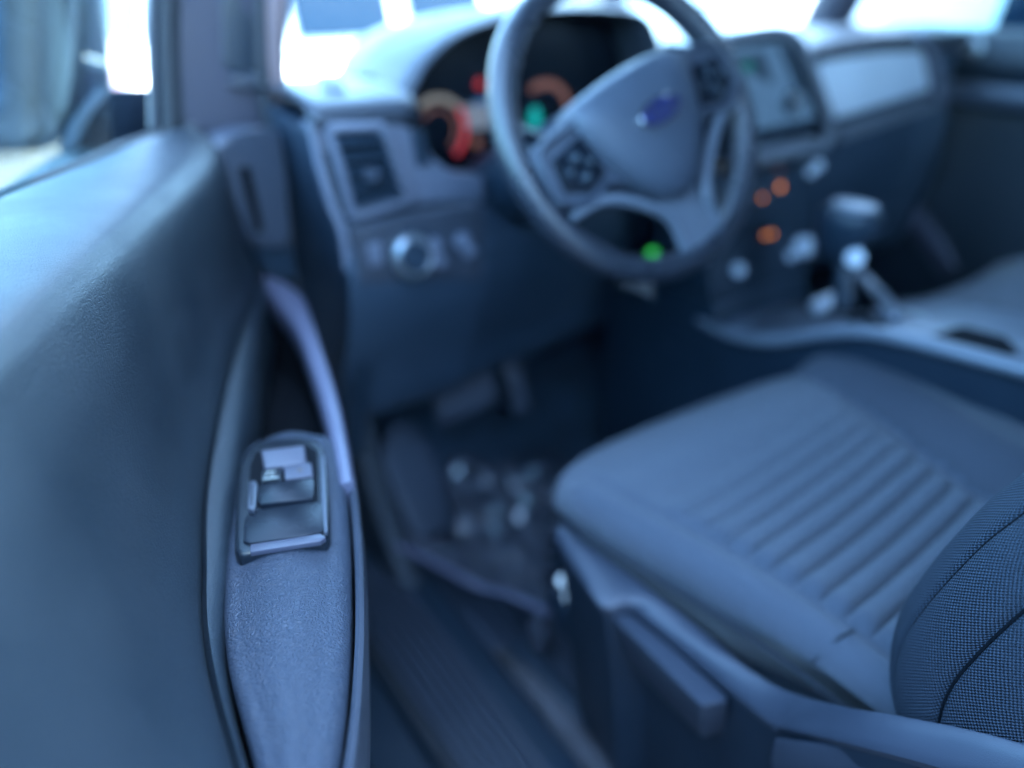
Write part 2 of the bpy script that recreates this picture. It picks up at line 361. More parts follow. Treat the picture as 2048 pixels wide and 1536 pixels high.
# ================================================================== far (passenger) door
pd = thing('passenger_door', 'closed far door with dark trim and belt ledge beside the passenger seat', 'car door', (.76, .1, -.1))
prof = [(.80, .78), (.765, .785), (.742, .765), (.735, .72), (.752, .68), (.758, .60), (.76, .50), (.755, .30), (.76, -.05)]
grid('door_panel', [[(x-.012*math.sin(3*y), y, z) for x, z in cr(prof, 40)] for y in np.linspace(-.75, .52, 26)], 'trim', pd)
slab('door_skin', [(.80, -.75, -.2), (.80, .60, -.2), (.80, .60, .76), (.80, -.75, .76)], (.05, 0, 0), 'truck', pd, .01)
tube('belt_moulding', [(.725, -.75, .672), (.725, 0, .664), (.728, .35, .655)], .018, 'seatshield', pd, 20, flat=1.4)
disc('tweeter', onx(1945, 97, .735), (-1, 0, 0), .022, .006, 'satin', pd)
slab('inner_handle', [onx(x, y, .72) for x, y in ((2015, 190), (2075, 178), (2080, 205), (2020, 214))], (.02, 0, 0), 'satin', pd, .004)
tube('door_strip', [onx(x, y, .728) for x, y in ((1795, 400), (1830, 440), (1866, 490), (1900, 545))], [.02, .03, .03, .02], 'pillar', pd, 30, flat=.4, upv=(1, 0, 0))  # curved strip on the door panel, paler than the trim
slab('window_pane', [(.775, -.72, .77), (.775, .45, .77), (.68, .05, 1.26), (.68, -.72, 1.27)], (.004, 0, 0), 'glass', pd, 0)

# ================================================================== dashboard
dash = thing('dashboard', 'dark dashboard with lit gauges, side air vent and centre touchscreen', 'dashboard', (0, .35, .3))
# top pad
for xa, xb, nx in ((-.69, -.552, 8), (-.055, .71, 22)):
    rows = []
    for x in np.linspace(xa, xb, nx):
        zt = .742+.040*np.clip((x+.1)/.5, 0, 1)
        rows.append([(x, y, z) for y, z in cr([(.215, zt-.045), (.196, zt-.025), (.196, zt-.008), (.22, zt+.002), (.32, zt+.008), (.50, zt-.003), (.70, zt-.03), (.80, zt-.06)], 30)])
    grid('dash_top', rows, 'dash', dash, thick=.004)
grid('dash_top', [[(x, y, .75-.05*((y-.38)/.42)) for y in np.linspace(.38, .80, 6)] for x in np.linspace(-.552, -.055, 8)], 'dash', dash, thick=.004)
# demister grille on the left of the pad
for k in range(4):
    a0 = onz(636+k*11, 147, .7512); a1 = onz(652+k*11, 180, .7512)
    rbox('demister_slot', (a0+a1)/2, (a1-a0)/2, (.0045, .002, 0), (0, 0, .0015), 'rubber', dash, .0006, 1)
# end cap on the left (seen past the open door)
slab('dash_end', [(-.693, .20, .715), (-.693, .40, .735), (-.693, .40, .20), (-.670, .26, .22), (-.660, .21, .45), (-.668, .175, .54), (-.678, .185, .62)], (.03, 0, 0), 'plastic', dash, .006)
tube('end_trim', [ony(622, 250, .192), ony(640, 330, .19), ony(664, 410, .185), ony(686, 470, .178), ony(694, 540, .175)], [.005, .0065, .0065, .006, .004], 'dashgrey', dash, 30)
# lower carcass
prof = [(.205, .73), (.205, .60), (.178, .585), (.170, .53), (.19, .46), (.24, .36), (.28, .27), (.36, .26), (.5, .3)]
grid('dash_carcass', [[(x, y, z) for y, z in cr(prof, 36)] for x in np.linspace(-.672, -.556, 6)], 'knee', dash)
grid('dash_carcass', [[(x, y, z) for y, z in cr([(.22, .605), (.20, .60)]+prof[2:], 32)] for x in np.linspace(-.556, -.46, 6)], 'knee', dash)
# knee panel from the fascia down
grid('knee_panel', [[(x, y+.05*max(0, (x+.46)/.3), z) for y, z in cr([(.215, .60), (.19, .54), (.20, .46), (.25, .36), (.29, .27), (.40, .25)], 26)] for x in np.linspace(-.455, -.10, 14)], 'knee', dash)
# vent fascia
vf = [ony(x, y, .196) for x, y in ((616, 246), (700, 236), (768, 232), (828, 262), (868, 315), (905, 345), (968, 352), (970, 402), (880, 405), (812, 412), (716, 446), (690, 420), (655, 335))]
slab('vent_fascia', vf, (0, .03, 0), 'dashgrey', dash, .005)
vb = [(654, 256), (762, 252), (812, 398), (704, 432)]
o_v = [ony(x, y, .190) for x, y in vb]
vb_obj = slab('side_vent', o_v, (0, .02, 0), 'gloss', dash, .004)
# raised bezel ring round the vent
for (a, b) in ((0, 1), (1, 2), (2, 3), (3, 0)):
    tube('bezel_edge', [o_v[a]+np.array([0, -.004, 0]), (o_v[a]+o_v[b])/2+np.array([0, -.006, 0]), o_v[b]+np.array([0, -.004, 0])], .006, 'dashgrey', vb_obj, 14)
for k in range(5):
    u = .14+.17*k
    l = o_v[0]*(1-u)+o_v[3]*u; r = o_v[1]*(1-u)+o_v[2]*u
    c = (l+r)/2; rbox('slat', c+np.array([0, -.006, 0]), (r-l)*.44, (0, .010, .004), (0, -.0006, .0016), 'plastic', vb_obj, .0008, 1)
c = (o_v[0]+o_v[1]+o_v[2]+o_v[3])/4
rbox('slider', c+np.array([-.002, -.016, -.004]), (.009, 0, -.001), (0, .006, 0), (0, 0, .007), 'seatshield', vb_obj, .003)
slab('vent_trim', [ony(x, y, .184) for x, y in ((712, 398), (790, 390), (806, 404), (800, 420), (716, 436))], (0, .02, 0), 'seatshield', dash, .003)
slab('blank_switch', [ony(x, y, .192) for x, y in ((822, 262), (848, 262), (864, 328), (836, 334))], (0, .01, 0), 'plastic', dash, .002)
# lower switch panel
slab('light_panel', [ony(x, y, .168) for x, y in ((700, 458), (800, 432), (968, 408), (972, 470), (968, 560), (880, 560), (720, 572))], (0, .03, 0), 'dash', dash, .006)
kc = ony(824, 512, .166)
kn = disc('light_knob', kc, (.0, -1, .12), .034, .016, 'plastic', dash, [(.0001, .018), (.018, .018), (.019, .010), (.024, .006), (.030, .004), (.034, .002), (.035, -.004)])
disc('chrome_ring', kc, (.0, -1, .12), .03, .01, 'satin', kn, [(.0215, .0095), (.0235, .0105), (.0275, .0075), (.0290, .0045), (.0290, .0015), (.0215, .004)])
for x, y, r, mt in ((866, 492, .011, 'dashgrey'), (876, 520, .010, 'dashgrey'), (924, 482, .012, 'dashgrey'), (936, 500, .010, 'dashgrey')):
    disc('small_knob', ony(x, y, .165), (0, -1, .1), r, .006, mt, dash)
slab('dimmer', [ony(x, y, .164) for x, y in ((738, 490), (762, 484), (768, 526), (742, 534))], (0, .01, 0), 'dashgrey', dash, .002)
blob('bonnet_release', ony(795, 750, .31), .022, .012, .009, 'dashgrey', dash)
blob('fuse_cover_tab', ony(836, 758, .32), .02, .01, .007, 'dashgrey', dash)
# instrument hood
arch = [(-.548, .715), (-.532, .743), (-.503, .779), (-.455, .809), (-.39, .827), (-.34, .834), (-.25, .838), (-.154, .833), (-.111, .821), (-.085, .79), (-.066, .75), (-.06, .72)]
A = cr([(a, 0, b) for a, b in arch], 60)
ctr = np.array([-.30, 0, .70])
def arch_at(k, y, dz=0): return [(ctr[0]+(p[0]-ctr[0])*k, y, ctr[2]+(p[2]-ctr[2])*k+dz) for p in A]
grid('cluster_hood', [arch_at(.90, .345), arch_at(.905, .30), arch_at(.93, .268), arch_at(.965, .258), arch_at(.99, .264), arch_at(1.0, .285), arch_at(1.0, .33), arch_at(.97, .45), arch_at(.86, .58), arch_at(.7, .68, -.02)], 'dash', dash)
slab('cluster_back', [(-.55, .352, .585), (-.06, .352, .585), (-.06, .352, .72), (-.10, .352, .81), (-.16, .352, .83), (-.40, .352, .82), (-.50, .352, .77), (-.55, .352, .70)], (0, .02, 0), 'gloss', dash, .003)
slab('cluster_sill', [(-.54, .20, .612), (-.08, .20, .612), (-.08, .35, .598), (-.54, .35, .598)], (0, 0, -.02), 'plastic', dash, .004)
def arc(name, cx, cz, r, a0, a1, wd, mat, parent, y=.346):
    rows = [[(cx+q*math.cos(t), y, cz+q*math.sin(t)) for q in (r-wd/2, r+wd/2)] for t in np.radians(np.linspace(a0, a1, 24))]
    return grid(name, rows, mat, parent, thick=.003)
g1 = disc('tachometer', (-.440, .350, .672), (0, -1, 0), .062, .002, 'gloss', dash)
arc('red_zone', -.440, .672, .046, -52, 38, .008, 'e_red', g1)
arc('dial_ring', -.440, .672, .046, 42, 128, .010, 'e_white', g1)
arc('inner_ring', -.440, .672, .030, -50, 140, .0025, 'e_pink', g1)
g2 = disc('speedometer', (-.245, .350, .676), (0, -1, 0), .066, .002, 'gloss', dash)
for k in range(9):
    t = math.radians(118-k*15)
    rbox('numeral', (-.245+.050*math.cos(t), .346, .676+.050*math.sin(t)), (.0045, 0, 0), (0, 0, .006), (0, -.001, 0), 'e_pink', g2, .0006, 1)
arc('dial_ring', -.245, .676, .050, -10, 122, .008, 'e_pink', g2, .3475)
blob('indicator_lamp', ony(1070, 236, .345), .011, .002, .017, 'e_teal', dash)
blob('indicator_lamp', ony(960, 168, .345), .0075, .002, .0075, 'e_red', dash)
blob('indicator_lamp', ony(953, 285, .345), .008, .002, .008, 'e_pink', dash)
slab('lcd', [ony(x, y, .346) for x, y in ((918, 212), (992, 206), (1000, 254), (926, 262))], (0, .003, 0), 'e_lcd', dash, .001, 1)
slab('lcd_banner', [ony(x, y, .346) for x, y in ((950, 200), (992, 196), (992, 204), (950, 209))], (0, .003, 0), 'e_blue', dash, .0005, 1)
# steering column shroud
tube('column_shroud', [WH+np.array([0, .07, -.037]), WH+np.array([0, .17, -.085]), WH+np.array([0, .27, -.13])], [.062, .07, .075], 'plastic', dash, 20, flat=.85)
# centre stack
stk = [ony(x, y, .118) for x, y in ((1420, 92), (1480, 74), (1555, 64), (1590, 80), (1618, 130), (1640, 190), (1656, 240), (1654, 275), (1636, 292), (1560, 306), (1490, 318), (1440, 322))]
slab('stack_bezel', stk, (.0, .10, .0), 'gloss', dash, .008)
tube('bezel_rim', [ony(x, y, .112) for x, y in ((1440, 84), (1480, 73), (1555, 63), (1592, 80), (1620, 130), (1642, 190), (1657, 240), (1655, 278), (1636, 294), (1560, 308), (1490, 322))], .0085, 'inlay', dash, 70)
sc_ = slab('touchscreen', [ony(x, y, .114) for x, y in ((1462, 96), (1578, 84), (1632, 236), (1490, 266))], (0, .01, 0), 'e_scr', dash, .002)
slab('screen_panel', [ony(x, y, .1125) for x, y in ((1470, 112), (1528, 106), (1548, 168), (1480, 140))], (0, .002, 0), 'e_scr2', sc_, 0)
slab('screen_icon', [ony(x, y, .111) for x, y in ((1486, 126), (1504, 122), (1508, 140), (1490, 144))], (0, .0015, 0), 'e_map', sc_, 0)
slab('screen_sidebar', [ony(x, y, .1125) for x, y in ((1556, 92), (1580, 88), (1616, 184), (1596, 186))], (0, .002, 0), 'e_scr2', sc_, 0)
vk = disc('volume_knob', ony(1578, 204, .110), (0, -1, .1), .020, .014, 'satin', dash)
disc('knob_centre', ony(1576, 204, .095), (0, -1, .1), .009, .003, 'plastic', vk)
slab('button_bar', [ony(x, y, .1125) for x, y in ((1496, 270), (1628, 242), (1634, 258), (1504, 290))], (0, .004, 0), 'plastic', dash, .001)
slab('stack_ledge', [ony(x, y, .085) for x, y in ((1490, 306), (1560, 292), (1640, 276), (1652, 288), (1640, 304), (1560, 324), (1492, 338))], (0, .06, 0), 'inlay', dash, .006)
slab('climate_panel', [(-.13, .105, .60), (.13, .105, .60), (.12, .06, .42), (-.12, .06, .42)], (0, .12, .0), 'plastic', dash, .008)
slab('lower_stack', [(-.115, .058, .42), (.115, .058, .42), (.11, .02, .30), (-.11, .02, .30)], (0, .15, 0), 'plastic', dash, .006)
def on_stack(px, py, off=0):
    n1 = np.array([0, -.18, .045]); n1 /= np.linalg.norm(n1); p = onp(px, py, np.array([0, .105, .60])+off*n1, n1)
    if p[2] > .425: return p, n1
    n1 = np.array([0, -.12, .038]); n1 /= np.linalg.norm(n1); return onp(px, py, np.array([0, .058, .42])+off*n1, n1), n1
for x, y, mt, r in ((1561, 374, 'e_orange', .0052), (1525, 396, 'e_orange', .0036), (1531, 471, 'e_orange', .0036), (1544, 468, 'e_orange', .0040), (1559, 342, 'e_pink', .0035)):
    p, _n = on_stack(x, y, .001); blob('button_lamp', p, r, r*.5, r, mt, dash)
for x, y, r in ((1619, 344, .007), (1632, 331, .008), (1600, 493, .015), (1473, 540, .009), (1579, 512, .007)):
    p, _n = on_stack(x, y)
    disc('climate_knob', p, _n, r*1.15, r*1.1, 'inlay2', dash)
blob('column_lamp', ony(1305, 505, .15), .010, .004, .006, 'e_green', dash)
# passenger side
slab('glossy_inlay', [ony(x, y, .205-.00020*(y-60)) for x, y in ((1636, 106), (1720, 92), (1832, 76), (1852, 120), (1862, 180), (1780, 206), (1676, 238), (1650, 180))], (0, .03, 0), 'inlay2', dash, .006)
slab('fascia_strip', [ony(x, y, .176) for x, y in ((1672, 262), (1780, 228), (1872, 202), (1876, 216), (1780, 250), (1684, 284))], (0, .05, 0), 'inlay', dash, .006)
tube('fascia_end', [ony(x, y, .18) for x, y in ((1838, 66), (1862, 100), (1876, 150), (1880, 205))], .009, 'dashgrey', dash, 30)
grid('glove_box', [[(x, y, z) for y, z in cr([(.205, .76), (.20, .66), (.185, .60), (.19, .50), (.215, .40), (.24, .33), (.33, .30)], 24)] for x in np.linspace(.12, .70, 14)], 'knee', dash)

# ================================================================== pedals and footwell
def pedal(name, label, c, ex, ey, arm_to, mat='rubber'):
    t = thing(name, label, 'pedal', c)
    c = np.array(c, float); n = np.cross(ex, ey); n /= np.linalg.norm(n)
    rbox('pad', c, ex, ey, n*.007, mat, t, .004)
    for k in (-.55, 0, .55):
        rbox('grip_rib', c+np.array(ey)*k-n*.008*(1 if n[1] > 0 else -1), np.array(ex)*.85, np.array(ey)*.12, n*.0025, mat, t, .001, 1)
    tube('arm', [c+n*.006*(1 if n[1] > 0 else -1), (c+np.array(arm_to))/2+np.array([0, .02, 0]), arm_to], .009, 'plastic', t, 16)
    return t
pedal('brake_pedal', 'wide grey brake pedal pad hanging under the steering column', ony(930, 792, .33), np.array([.058, 0, .006]), np.array([0, .012, .028]), (-.41, .46, .40), 'seatshield')
pedal('accelerator_pedal', 'narrow accelerator pedal to the right of the brake pedal', ony(1032, 775, .34), np.array([.018, 0, 0]), np.array([0, .02, .045]), (-.30, .47, .36), 'seatshield')
fr = thing('foot_rest', 'rounded dark foot rest left of the pedals', 'foot rest', (-.53, .36, .0))
slab('rest_plate', [(-.575, .24, .02), (-.485, .24, .015), (-.475, .33, .12), (-.50, .38, .18), (-.545, .39, .19), (-.585, .34, .14)], (0, .05, -.05), 'mat', fr, .02, 4)
mt = thing('floor_mat', 'dark ribbed rubber mat on the driver floor', 'floor mat', (-.37, .15, -.06))
rows = [[(x, y, -.052+.05*max(0, (y-.25)/.25)**2+.10*max(0, (-.565-x+.02)/.05)*0) for y in np.linspace(-.12, .46, 24)] for x in np.linspace(-.565, -.16, 18)]
grid('mat_sheet', rows, 'mat', mt, thick=.008)
for k in range(9):
    x = -.52+k*.04
    rbox('mat_rib', (x, .12, -.045), (.006, 0, 0), (0, .15, 0), (0, 0, .004), 'mat', mt, .002, 1)
# crumpled clear film over the mat and sill
P0, P1, P2, P3 = onz(768, 1098, .05), onz(1088, 1240, .05), onz(1125, 950, .0), onz(880, 925, .02)
nu, nv = 40, 40
_dirs = [(math.cos(a), math.sin(a), q, p, m) for a, q, p, m in zip(rng.uniform(0, 3.14, 13), rng.uniform(1.6, 9.5, 13), rng.uniform(0, 6, 13), rng.uniform(.5, 1, 13))]
def fold(u, v):
    u2, v2 = u+.06*math.sin(7*v+1), v+.06*math.sin(6*u)
    return sum((.030*m/q)*(1-2*abs(math.sin(q*(c*u2+d*v2)*1.7+p))) for c, d, q, p, m in _dirs)
rows = []
for i in range(nu):
    u = i/(nu-1); row = []
    for j in range(nv):
        v = j/(nv-1)
        p = (P0*(1-u)+P1*u)*(1-v)+(P3*(1-u)+P2*u)*v
        up = fold(u, v)*min(1, .35+2*v)
        curl = .014*max(0, 1-v/.05)
        q = p+np.array([.01*math.sin(7*v+2*u), .008*math.sin(9*u), up+.008-.03*v*(1-v)*2])
        q[2] += curl*.5
        if 0 < i < nu-1: q = q+rng.normal(0, 1, 3)*np.array([.0026, .0026, .0054])*min(1, .2+4*v)
        row.append(q)
    rows.append(row)
ff = grid('protective_film', rows, 'film', None, smooth=True, angle=12)
tag(ff, 'crumpled clear plastic film lying over the driver floor mat', 'plastic film')
e0 = [np.array(rows[int(k)][0])+np.array([-.002, -.003, .002]) for k in np.linspace(0, nu-1, 9)]
tube('rolled_edge', e0, [.0035, .0055, .0065, .006, .007, .006, .0055, .006, .008], 'handle', ff, 50, flat=.7)
slab('torn_corner', [P1+np.array(q) for q in ((-.028, -.004, .012), (.012, .008, .014), (.012, -.004, -.035), (-.010, -.012, -.07), (-.030, -.012, -.03))], (.002, .004, 0), 'film', ff, .001, 1)

# ================================================================== centre console
con = thing('centre_console', 'centre console with silver side rail, cup holder and gear gate', 'console', (0, -.25, -.06))
rail_px = [(1395, 640), (1470, 672), (1550, 682), (1640, 668), (1720, 664), (1800, 676), (1900, 700), (2000, 726), (2100, 752)]
rail = [onx(x, y, -.115) for x, y in rail_px]
for p in rail: p[2] = max(.33, min(.50, p[2]))
R_ = cr(rail, 50)
grid('console_side', [[p+np.array([.004, 0, -.006]), p+np.array([.006, 0, -.10]), p+np.array([.012, 0, -.25]), np.array([p[0]+.02, p[1], -.05])] for p in R_], 'plastic', con)
tube('side_rail', rail, [.006, .010, .012, .012, .011, .012, .013, .013, .013], 'inlay', con, 60, flat=.8)
grid('console_top', [[p+np.array([0, 0, .002]), p+np.array([.06, 0, .004]), p+np.array([.15, 0, .004]), p+np.array([.19, 0, -.002]), p+np.array([.195, 0, -.3])] for p in R_], 'contop', con, thick=.003)
def ctop(px, py):
    best = None
    for x in np.linspace(-.12, .12, 121):
        q = onx(px, py, x); zt = np.interp(-q[1], [-p[1] for p in R_], [p[2] for p in R_])+.006
        if best is None or abs(q[2]-zt) < best[0]: best = (abs(q[2]-zt), q)
    return best[1]
rbox('console_nose', (0, .16, .16), (.108, 0, 0), (0, .17, 0), (0, 0, .22), 'plastic', con, .02)
slab('cup_holder_shade', [ctop(x, y)+np.array([0, 0, .003]) for x, y in ((1866, 672), (1925, 656), (2010, 678), (2036, 708), (1965, 708), (1888, 694))], (0, 0, -.004), 'recess_shade', con, .001)  # flat black plate paints the shaded hollow of the cup holder
tube('gear_gate', [ctop(1700, 548)+np.array([0, 0, .02]), ctop(1722, 575)+np.array([0, 0, .018]), ctop(1760, 610)+np.array([0, 0, .014]), ctop(1786, 645)+np.array([0, 0, .010])], [.008, .011, .012, .010], 'inlay', con, 30, flat=.6)
slab('gate_badge', [ctop(x, y)+np.array([0, 0, .012]) for x, y in ((1618, 616), (1684, 588), (1694, 606), (1630, 634))], (0, 0, -.01), 'inlay2', con, .002)
slab('gate_recess_shade', [ctop(x, y)+np.array([0, 0, .004]) for x, y in ((1690, 640), (1738, 628), (1776, 654), (1730, 670))], (0, 0, -.004), 'recess_shade', con, .001)  # thin black plate paints the shade of a recess
slab('rear_badge', [ctop(x, y)+np.array([0, 0, .004]) for x, y in ((1790, 612), (1850, 632), (1858, 644), (1800, 630))], (0, 0, -.004), 'satin', con, .001)
slab('tray_edge', [(-.10, .02, .37), (.0, .03, .37), (.0, .0, .40), (-.10, -.01, .40)], (0, .02, -.02), 'dash', con, .004)
gs = thing('gear_selector', 'upright automatic gear selector with pale topped knob on the console', 'gear selector', (-.0, -.07, .44))
K0 = onx(1690, 436, .0)
tube('stalk', [(-.005, -.09, .44), (-.003, -.075, .50), tuple(K0+np.array([0, 0, -.03]))], [.016, .012, .014], 'plastic', gs, 20)
rows = []
for k, (z, rx, ry) in enumerate(((-.060, .018, .020), (-.045, .026, .032), (-.015, .031, .044), (.0, .033, .048), (.012, .031, .045), (.018, .022, .034), (.020, .004, .006))):
    rows.append([K0+np.array([rx*math.cos(t), ry*math.sin(t)-.006*k*.4, z]) for t in np.linspace(0, 2*math.pi, 28, endpoint=False)])
grid('knob', rows, 'plastic', gs, closed=True, cap=True)
slab('knob_cap', [K0+np.array([.025*math.cos(t), .034*math.sin(t)-.012, .0235]) for t in np.linspace(0, 2*math.pi, 24, endpoint=False)], (0, 0, -.008), 'inlay', gs, .003)
disc('selector_button', onx(1708, 515, -.01), (-.6, -.8, .2), .013, .008, 'inlay2', gs)

# ================================================================== steering wheel
sw = thing('steering_wheel', 'grey steering wheel with oval blue badge and switch pods on the left spoke', 'steering wheel', WH)
al, yw = math.radians(28), math.radians(-3.5)
Rz = np.array([[math.cos(yw), -math.sin(yw), 0], [math.sin(yw), math.cos(yw), 0], [0, 0, 1]])
WX, WV, WN = Rz @ np.array([1, 0, 0]), Rz @ np.array([0, math.sin(al), math.cos(al)]), Rz @ np.array([0, -math.cos(al), math.sin(al)])
def WP(x, v, h): return WH + x*WX + v*WV + h*WN
rows = []
for t in np.linspace(0, 2*math.pi, 96, endpoint=False):
    bulge = 1+.10*math.exp(-((math.degrees(t) % 360-35)/14)**2)+.10*math.exp(-((math.degrees(t) % 360-145)/14)**2)
    rows.append([WP((.171+.0155*bulge*math.cos(p))*math.cos(t), (.171+.0155*bulge*math.cos(p))*math.sin(t), .0175*bulge*math.sin(p)) for p in np.linspace(0, 2*math.pi, 22, endpoint=False)])
rows.append(rows[0]); grid('rim', rows, 'wheelrim', sw, closed=True)
# the wheel stands turned a little to the left
_tw = math.radians(21); WX0, WV0 = WX, WV
WX, WV = math.cos(_tw)*WX0+math.sin(_tw)*WV0, -math.sin(_tw)*WX0+math.cos(_tw)*WV0
# hub airbag cover: shield outline puffed toward the driver
hub = [(-.100, .050), (-.04, .060), (.04, .060), (.100, .050), (.088, -.005), (.058, -.062), (.022, -.100), (-.022, -.100), (-.058, -.062), (-.088, -.005)]
hub = chaikin([np.array(p) for p in hub], 4, True)
rows = [[WP(p[0]*k, p[1]*k-(1-k)*.01, h) for p in hub] for k, h in ((1, -.012), (1.0, .016), (.97, .026), (.88, .035), (.6, .042), (.3, .0445), (.02, .045))]
grid('hub_cover', rows, 'hub', sw, closed=True, cap=True, angle=60)
# oval badge
def oval(rx, rv, h, n=40): return [WP(rx*math.cos(t), -.002+rv*math.sin(t), h) for t in np.linspace(0, 2*math.pi, n, endpoint=False)]
em = slab('badge', oval(.0335, .0145, .0495), -.006*WN, 'chrome', sw, .0015)
slab('badge_field', oval(.030, .0115, .0505), -.002*WN, 'emblem', em, .0004, 1)
cu = bpy.data.curves.new('t', 'FONT'); cu.body = 'Ford'; cu.size = .018; cu.shear = .35; cu.extrude = .0003; cu.align_x = 'CENTER'; cu.align_y = 'CENTER'
to = bpy.data.objects.new('t', cu); S.collection.objects.link(to)
dg = bpy.context.evaluated_depsgraph_get(); tm = bpy.data.meshes.new_from_object(to.evaluated_get(dg)); bpy.data.objects.remove(to)
for v in tm.vertices: v.co = Vector(WP(v.co.x*1.25, v.co.y-.002, .0511+v.co.z))
link('badge_script', tm, 'chrome', em, False)
for sgn in (-1, 1):
    arm_ = [(.030, .054), (.092, .046), (.160, .034), (.160, -.030), (.122, -.046), (.088, -.040), (.055, -.055)]
    pts = [WP(sgn*a, b, .018) for a, b in (arm_ if sgn > 0 else arm_)]
    slab('spoke', pts, -.022*WN, 'hub', sw, .006)
    pod = [(.092, .022), (.140, .016), (.146, -.020), (.118, -.034), (.086, -.026)]
    pd_ = slab('switch_pod', [WP(sgn*a, b, .0235) for a, b in pod], -.006*WN, 'gloss', sw, .002)
    for (a, b, q) in ((.116, .006, .007), (.116, -.018, .007), (.102, -.006, .005), (.131, -.005, .005)):
        disc('pod_button', WP(sgn*a, b, .024), WN, q, .003, 'plastic', pd_)
        rbox('button_mark', WP(sgn*a, b, .0272), WX*q*.4, WV*.001, WN*.0003, 'white', pd_, 0)
    bez = [(.094, .036), (.150, .028), (.155, -.026), (.120, -.042), (.086, -.034)]
    tube('pod_rim', [WP(sgn*a, b, .022) for a, b in bez], .0034, 'seatshield', sw, 40, upv=WN)
    tube('lower_trim', [WP(sgn*.150, -.046, .012), WP(sgn*.105, -.050, .018), WP(sgn*.068, -.074, .018), WP(sgn*.034, -.112, .014), WP(sgn*.030, -.158, .006)], [.005, .006, .007, .007, .007], 'inlay', sw, 50, upv=WN)
slab('lower_spoke', [WP(a, b, .012) for a, b in ((-.036, -.085), (.036, -.085), (.024, -.12), (.030, -.165), (-.030, -.165), (-.024, -.12))], -.018*WN, 'inlay', sw, .005)
WX, WV = WX0, WV0
# paddle behind right and column stalks
st = thing('wiper_stalk', 'pale tipped wiper stalk behind the right of the steering wheel', 'stalk', WP(.06, .0, -.06))
tube('stalk_arm', [WP(.05, -.01, -.06), WP(.11, .02, -.055), WP(.15, .045, -.045)], [.008, .009, .011], 'plastic', st, 20)
slab('stalk_tip', [ony(x, y, .055) for x, y in ((1398, 128), (1412, 122), (1420, 140), (1408, 178), (1390, 200), (1378, 180), (1384, 150))], (0, .012, 0), 'satin', st, .004)
st = thing('turn_signal_stalk', 'dark turn signal stalk behind the left of the steering wheel', 'stalk', WP(-.06, .0, -.06))
tube('stalk_arm', [WP(-.05, -.01, -.06), WP(-.11, .015, -.055), WP(-.145, .03, -.05)], [.008, .009, .012], 'plastic', st, 20)

# ================================================================== seats
ds = thing('driver_seat', 'blue grey fabric driver seat with pleated cushion and mesh side bolster', 'seat', (-.33, -.4, -.06))
ys = [-.66, -.60, -.52, -.43, -.335, -.22, -.165, -.141, -.115, -.098, -.09]
xl = [-.545, -.548, -.550, -.553, -.565, -.586, -.588, -.580, -.545, -.48, -.42]
xr = [-.105, -.100, -.093, -.085, -.072, -.060, -.066, -.078, -.110, -.18, -.24]
def insl(y): return sm(y, [-.60, -.50, -.456, -.334, -.185, -.12], [-.512, -.512, -.512, -.524, -.555, -.56])
def insr(y): return sm(y, [-.60, -.445, -.404, -.274, -.118], [-.25, -.238, -.230, -.186, -.143])
def top(x, y):
    l, r = insl(y), insr(y)
    z = .394-.012*max(0, 1-((x+.36)/.16)**2)*np.clip((-.2-y)/.2, 0, 1)
    if x < l: z += .012*math.sin(min(1, (l-x)/.035)*math.pi*.5)
    if x > r: z += .030*math.sin(min(1, (x-r)/.09)*math.pi*.62)
    z -= .006*math.exp(-((x-l)/.006)**2)+.006*math.exp(-((x-r)/.006)**2)
    z -= .030*max(0, (y+.20)/.11)**2
    return z
rows = []
for y in np.concatenate([np.linspace(-.66, -.16, 64), np.linspace(-.155, -.09, 16)]):
    l, r = sm(y, ys, xl), sm(y, ys, xr); row = []
    zt = lambda x: top(x, y)
    drop = .30+.035*np.clip((-.36-y)/.12, 0, 1)
    e = max(0, (y+.13)/.04)
    row += [(l+.05, y-.01*e, drop-.03), (l+.030, y, drop+.01), (l+.008, y, drop+.042)]
    zl = zt(l+.025)
    for a in np.linspace(0, 90, 8): row.append((l+.022-.022*math.cos(math.radians(a)), y, zl-.032+.030*math.sin(math.radians(a))))
    for x in np.linspace(l+.026, r-.032, 74): row.append((x, y, zt(x)))
    zr = zt(r-.032)
    for a in np.linspace(90, 0, 8): row.append((r-.03+.03*math.cos(math.radians(a)), y, zr-.032+.030*math.sin(math.radians(a))))
    row += [(r+.001, y, drop+.03), (r-.004, y, drop), (r-.03, y-.01*e, drop-.03)]
    rows.append(row)
# front roll-down
last = rows[-1]
for dz, dy in ((.012, .005), (.035, .009), (.07, .008), (.10, .0)):
    rows.append([(p[0], p[1]+dy, min(p[2], p[2]-dz*np.clip((p[2]-.27)/.12, 0, 1))) for p in last])
# one cushion mesh, split into two tones at the roll
cu_ = grid('cushion', rows, 'fabric', ds, angle=0)
# darker right bolster cloth + shade painted on the side walls, by face position
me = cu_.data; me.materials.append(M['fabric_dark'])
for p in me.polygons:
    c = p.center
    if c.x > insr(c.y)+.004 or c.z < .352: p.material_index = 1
# seam tubes along the roll and the inserts
tube('seam', [(sm(y, ys, xl)+.014, y, top(sm(y, ys, xl)+.026, y)-.012) for y in np.linspace(-.64, -.16, 20)], .0016, 'skirt', ds, 60, 6)
tube('seam', [(sm(y, ys, xl)-.0008, y, .355) for y in np.linspace(-.64, -.17, 20)], .0020, 'skirt', ds, 60, 6)
# transverse dart on the side wall
tube('dart', [(-.553, -.455, .375), (-.536, -.462, .398), (-.520, -.466, .402)], .0014, 'skirt', ds, 16, 6)
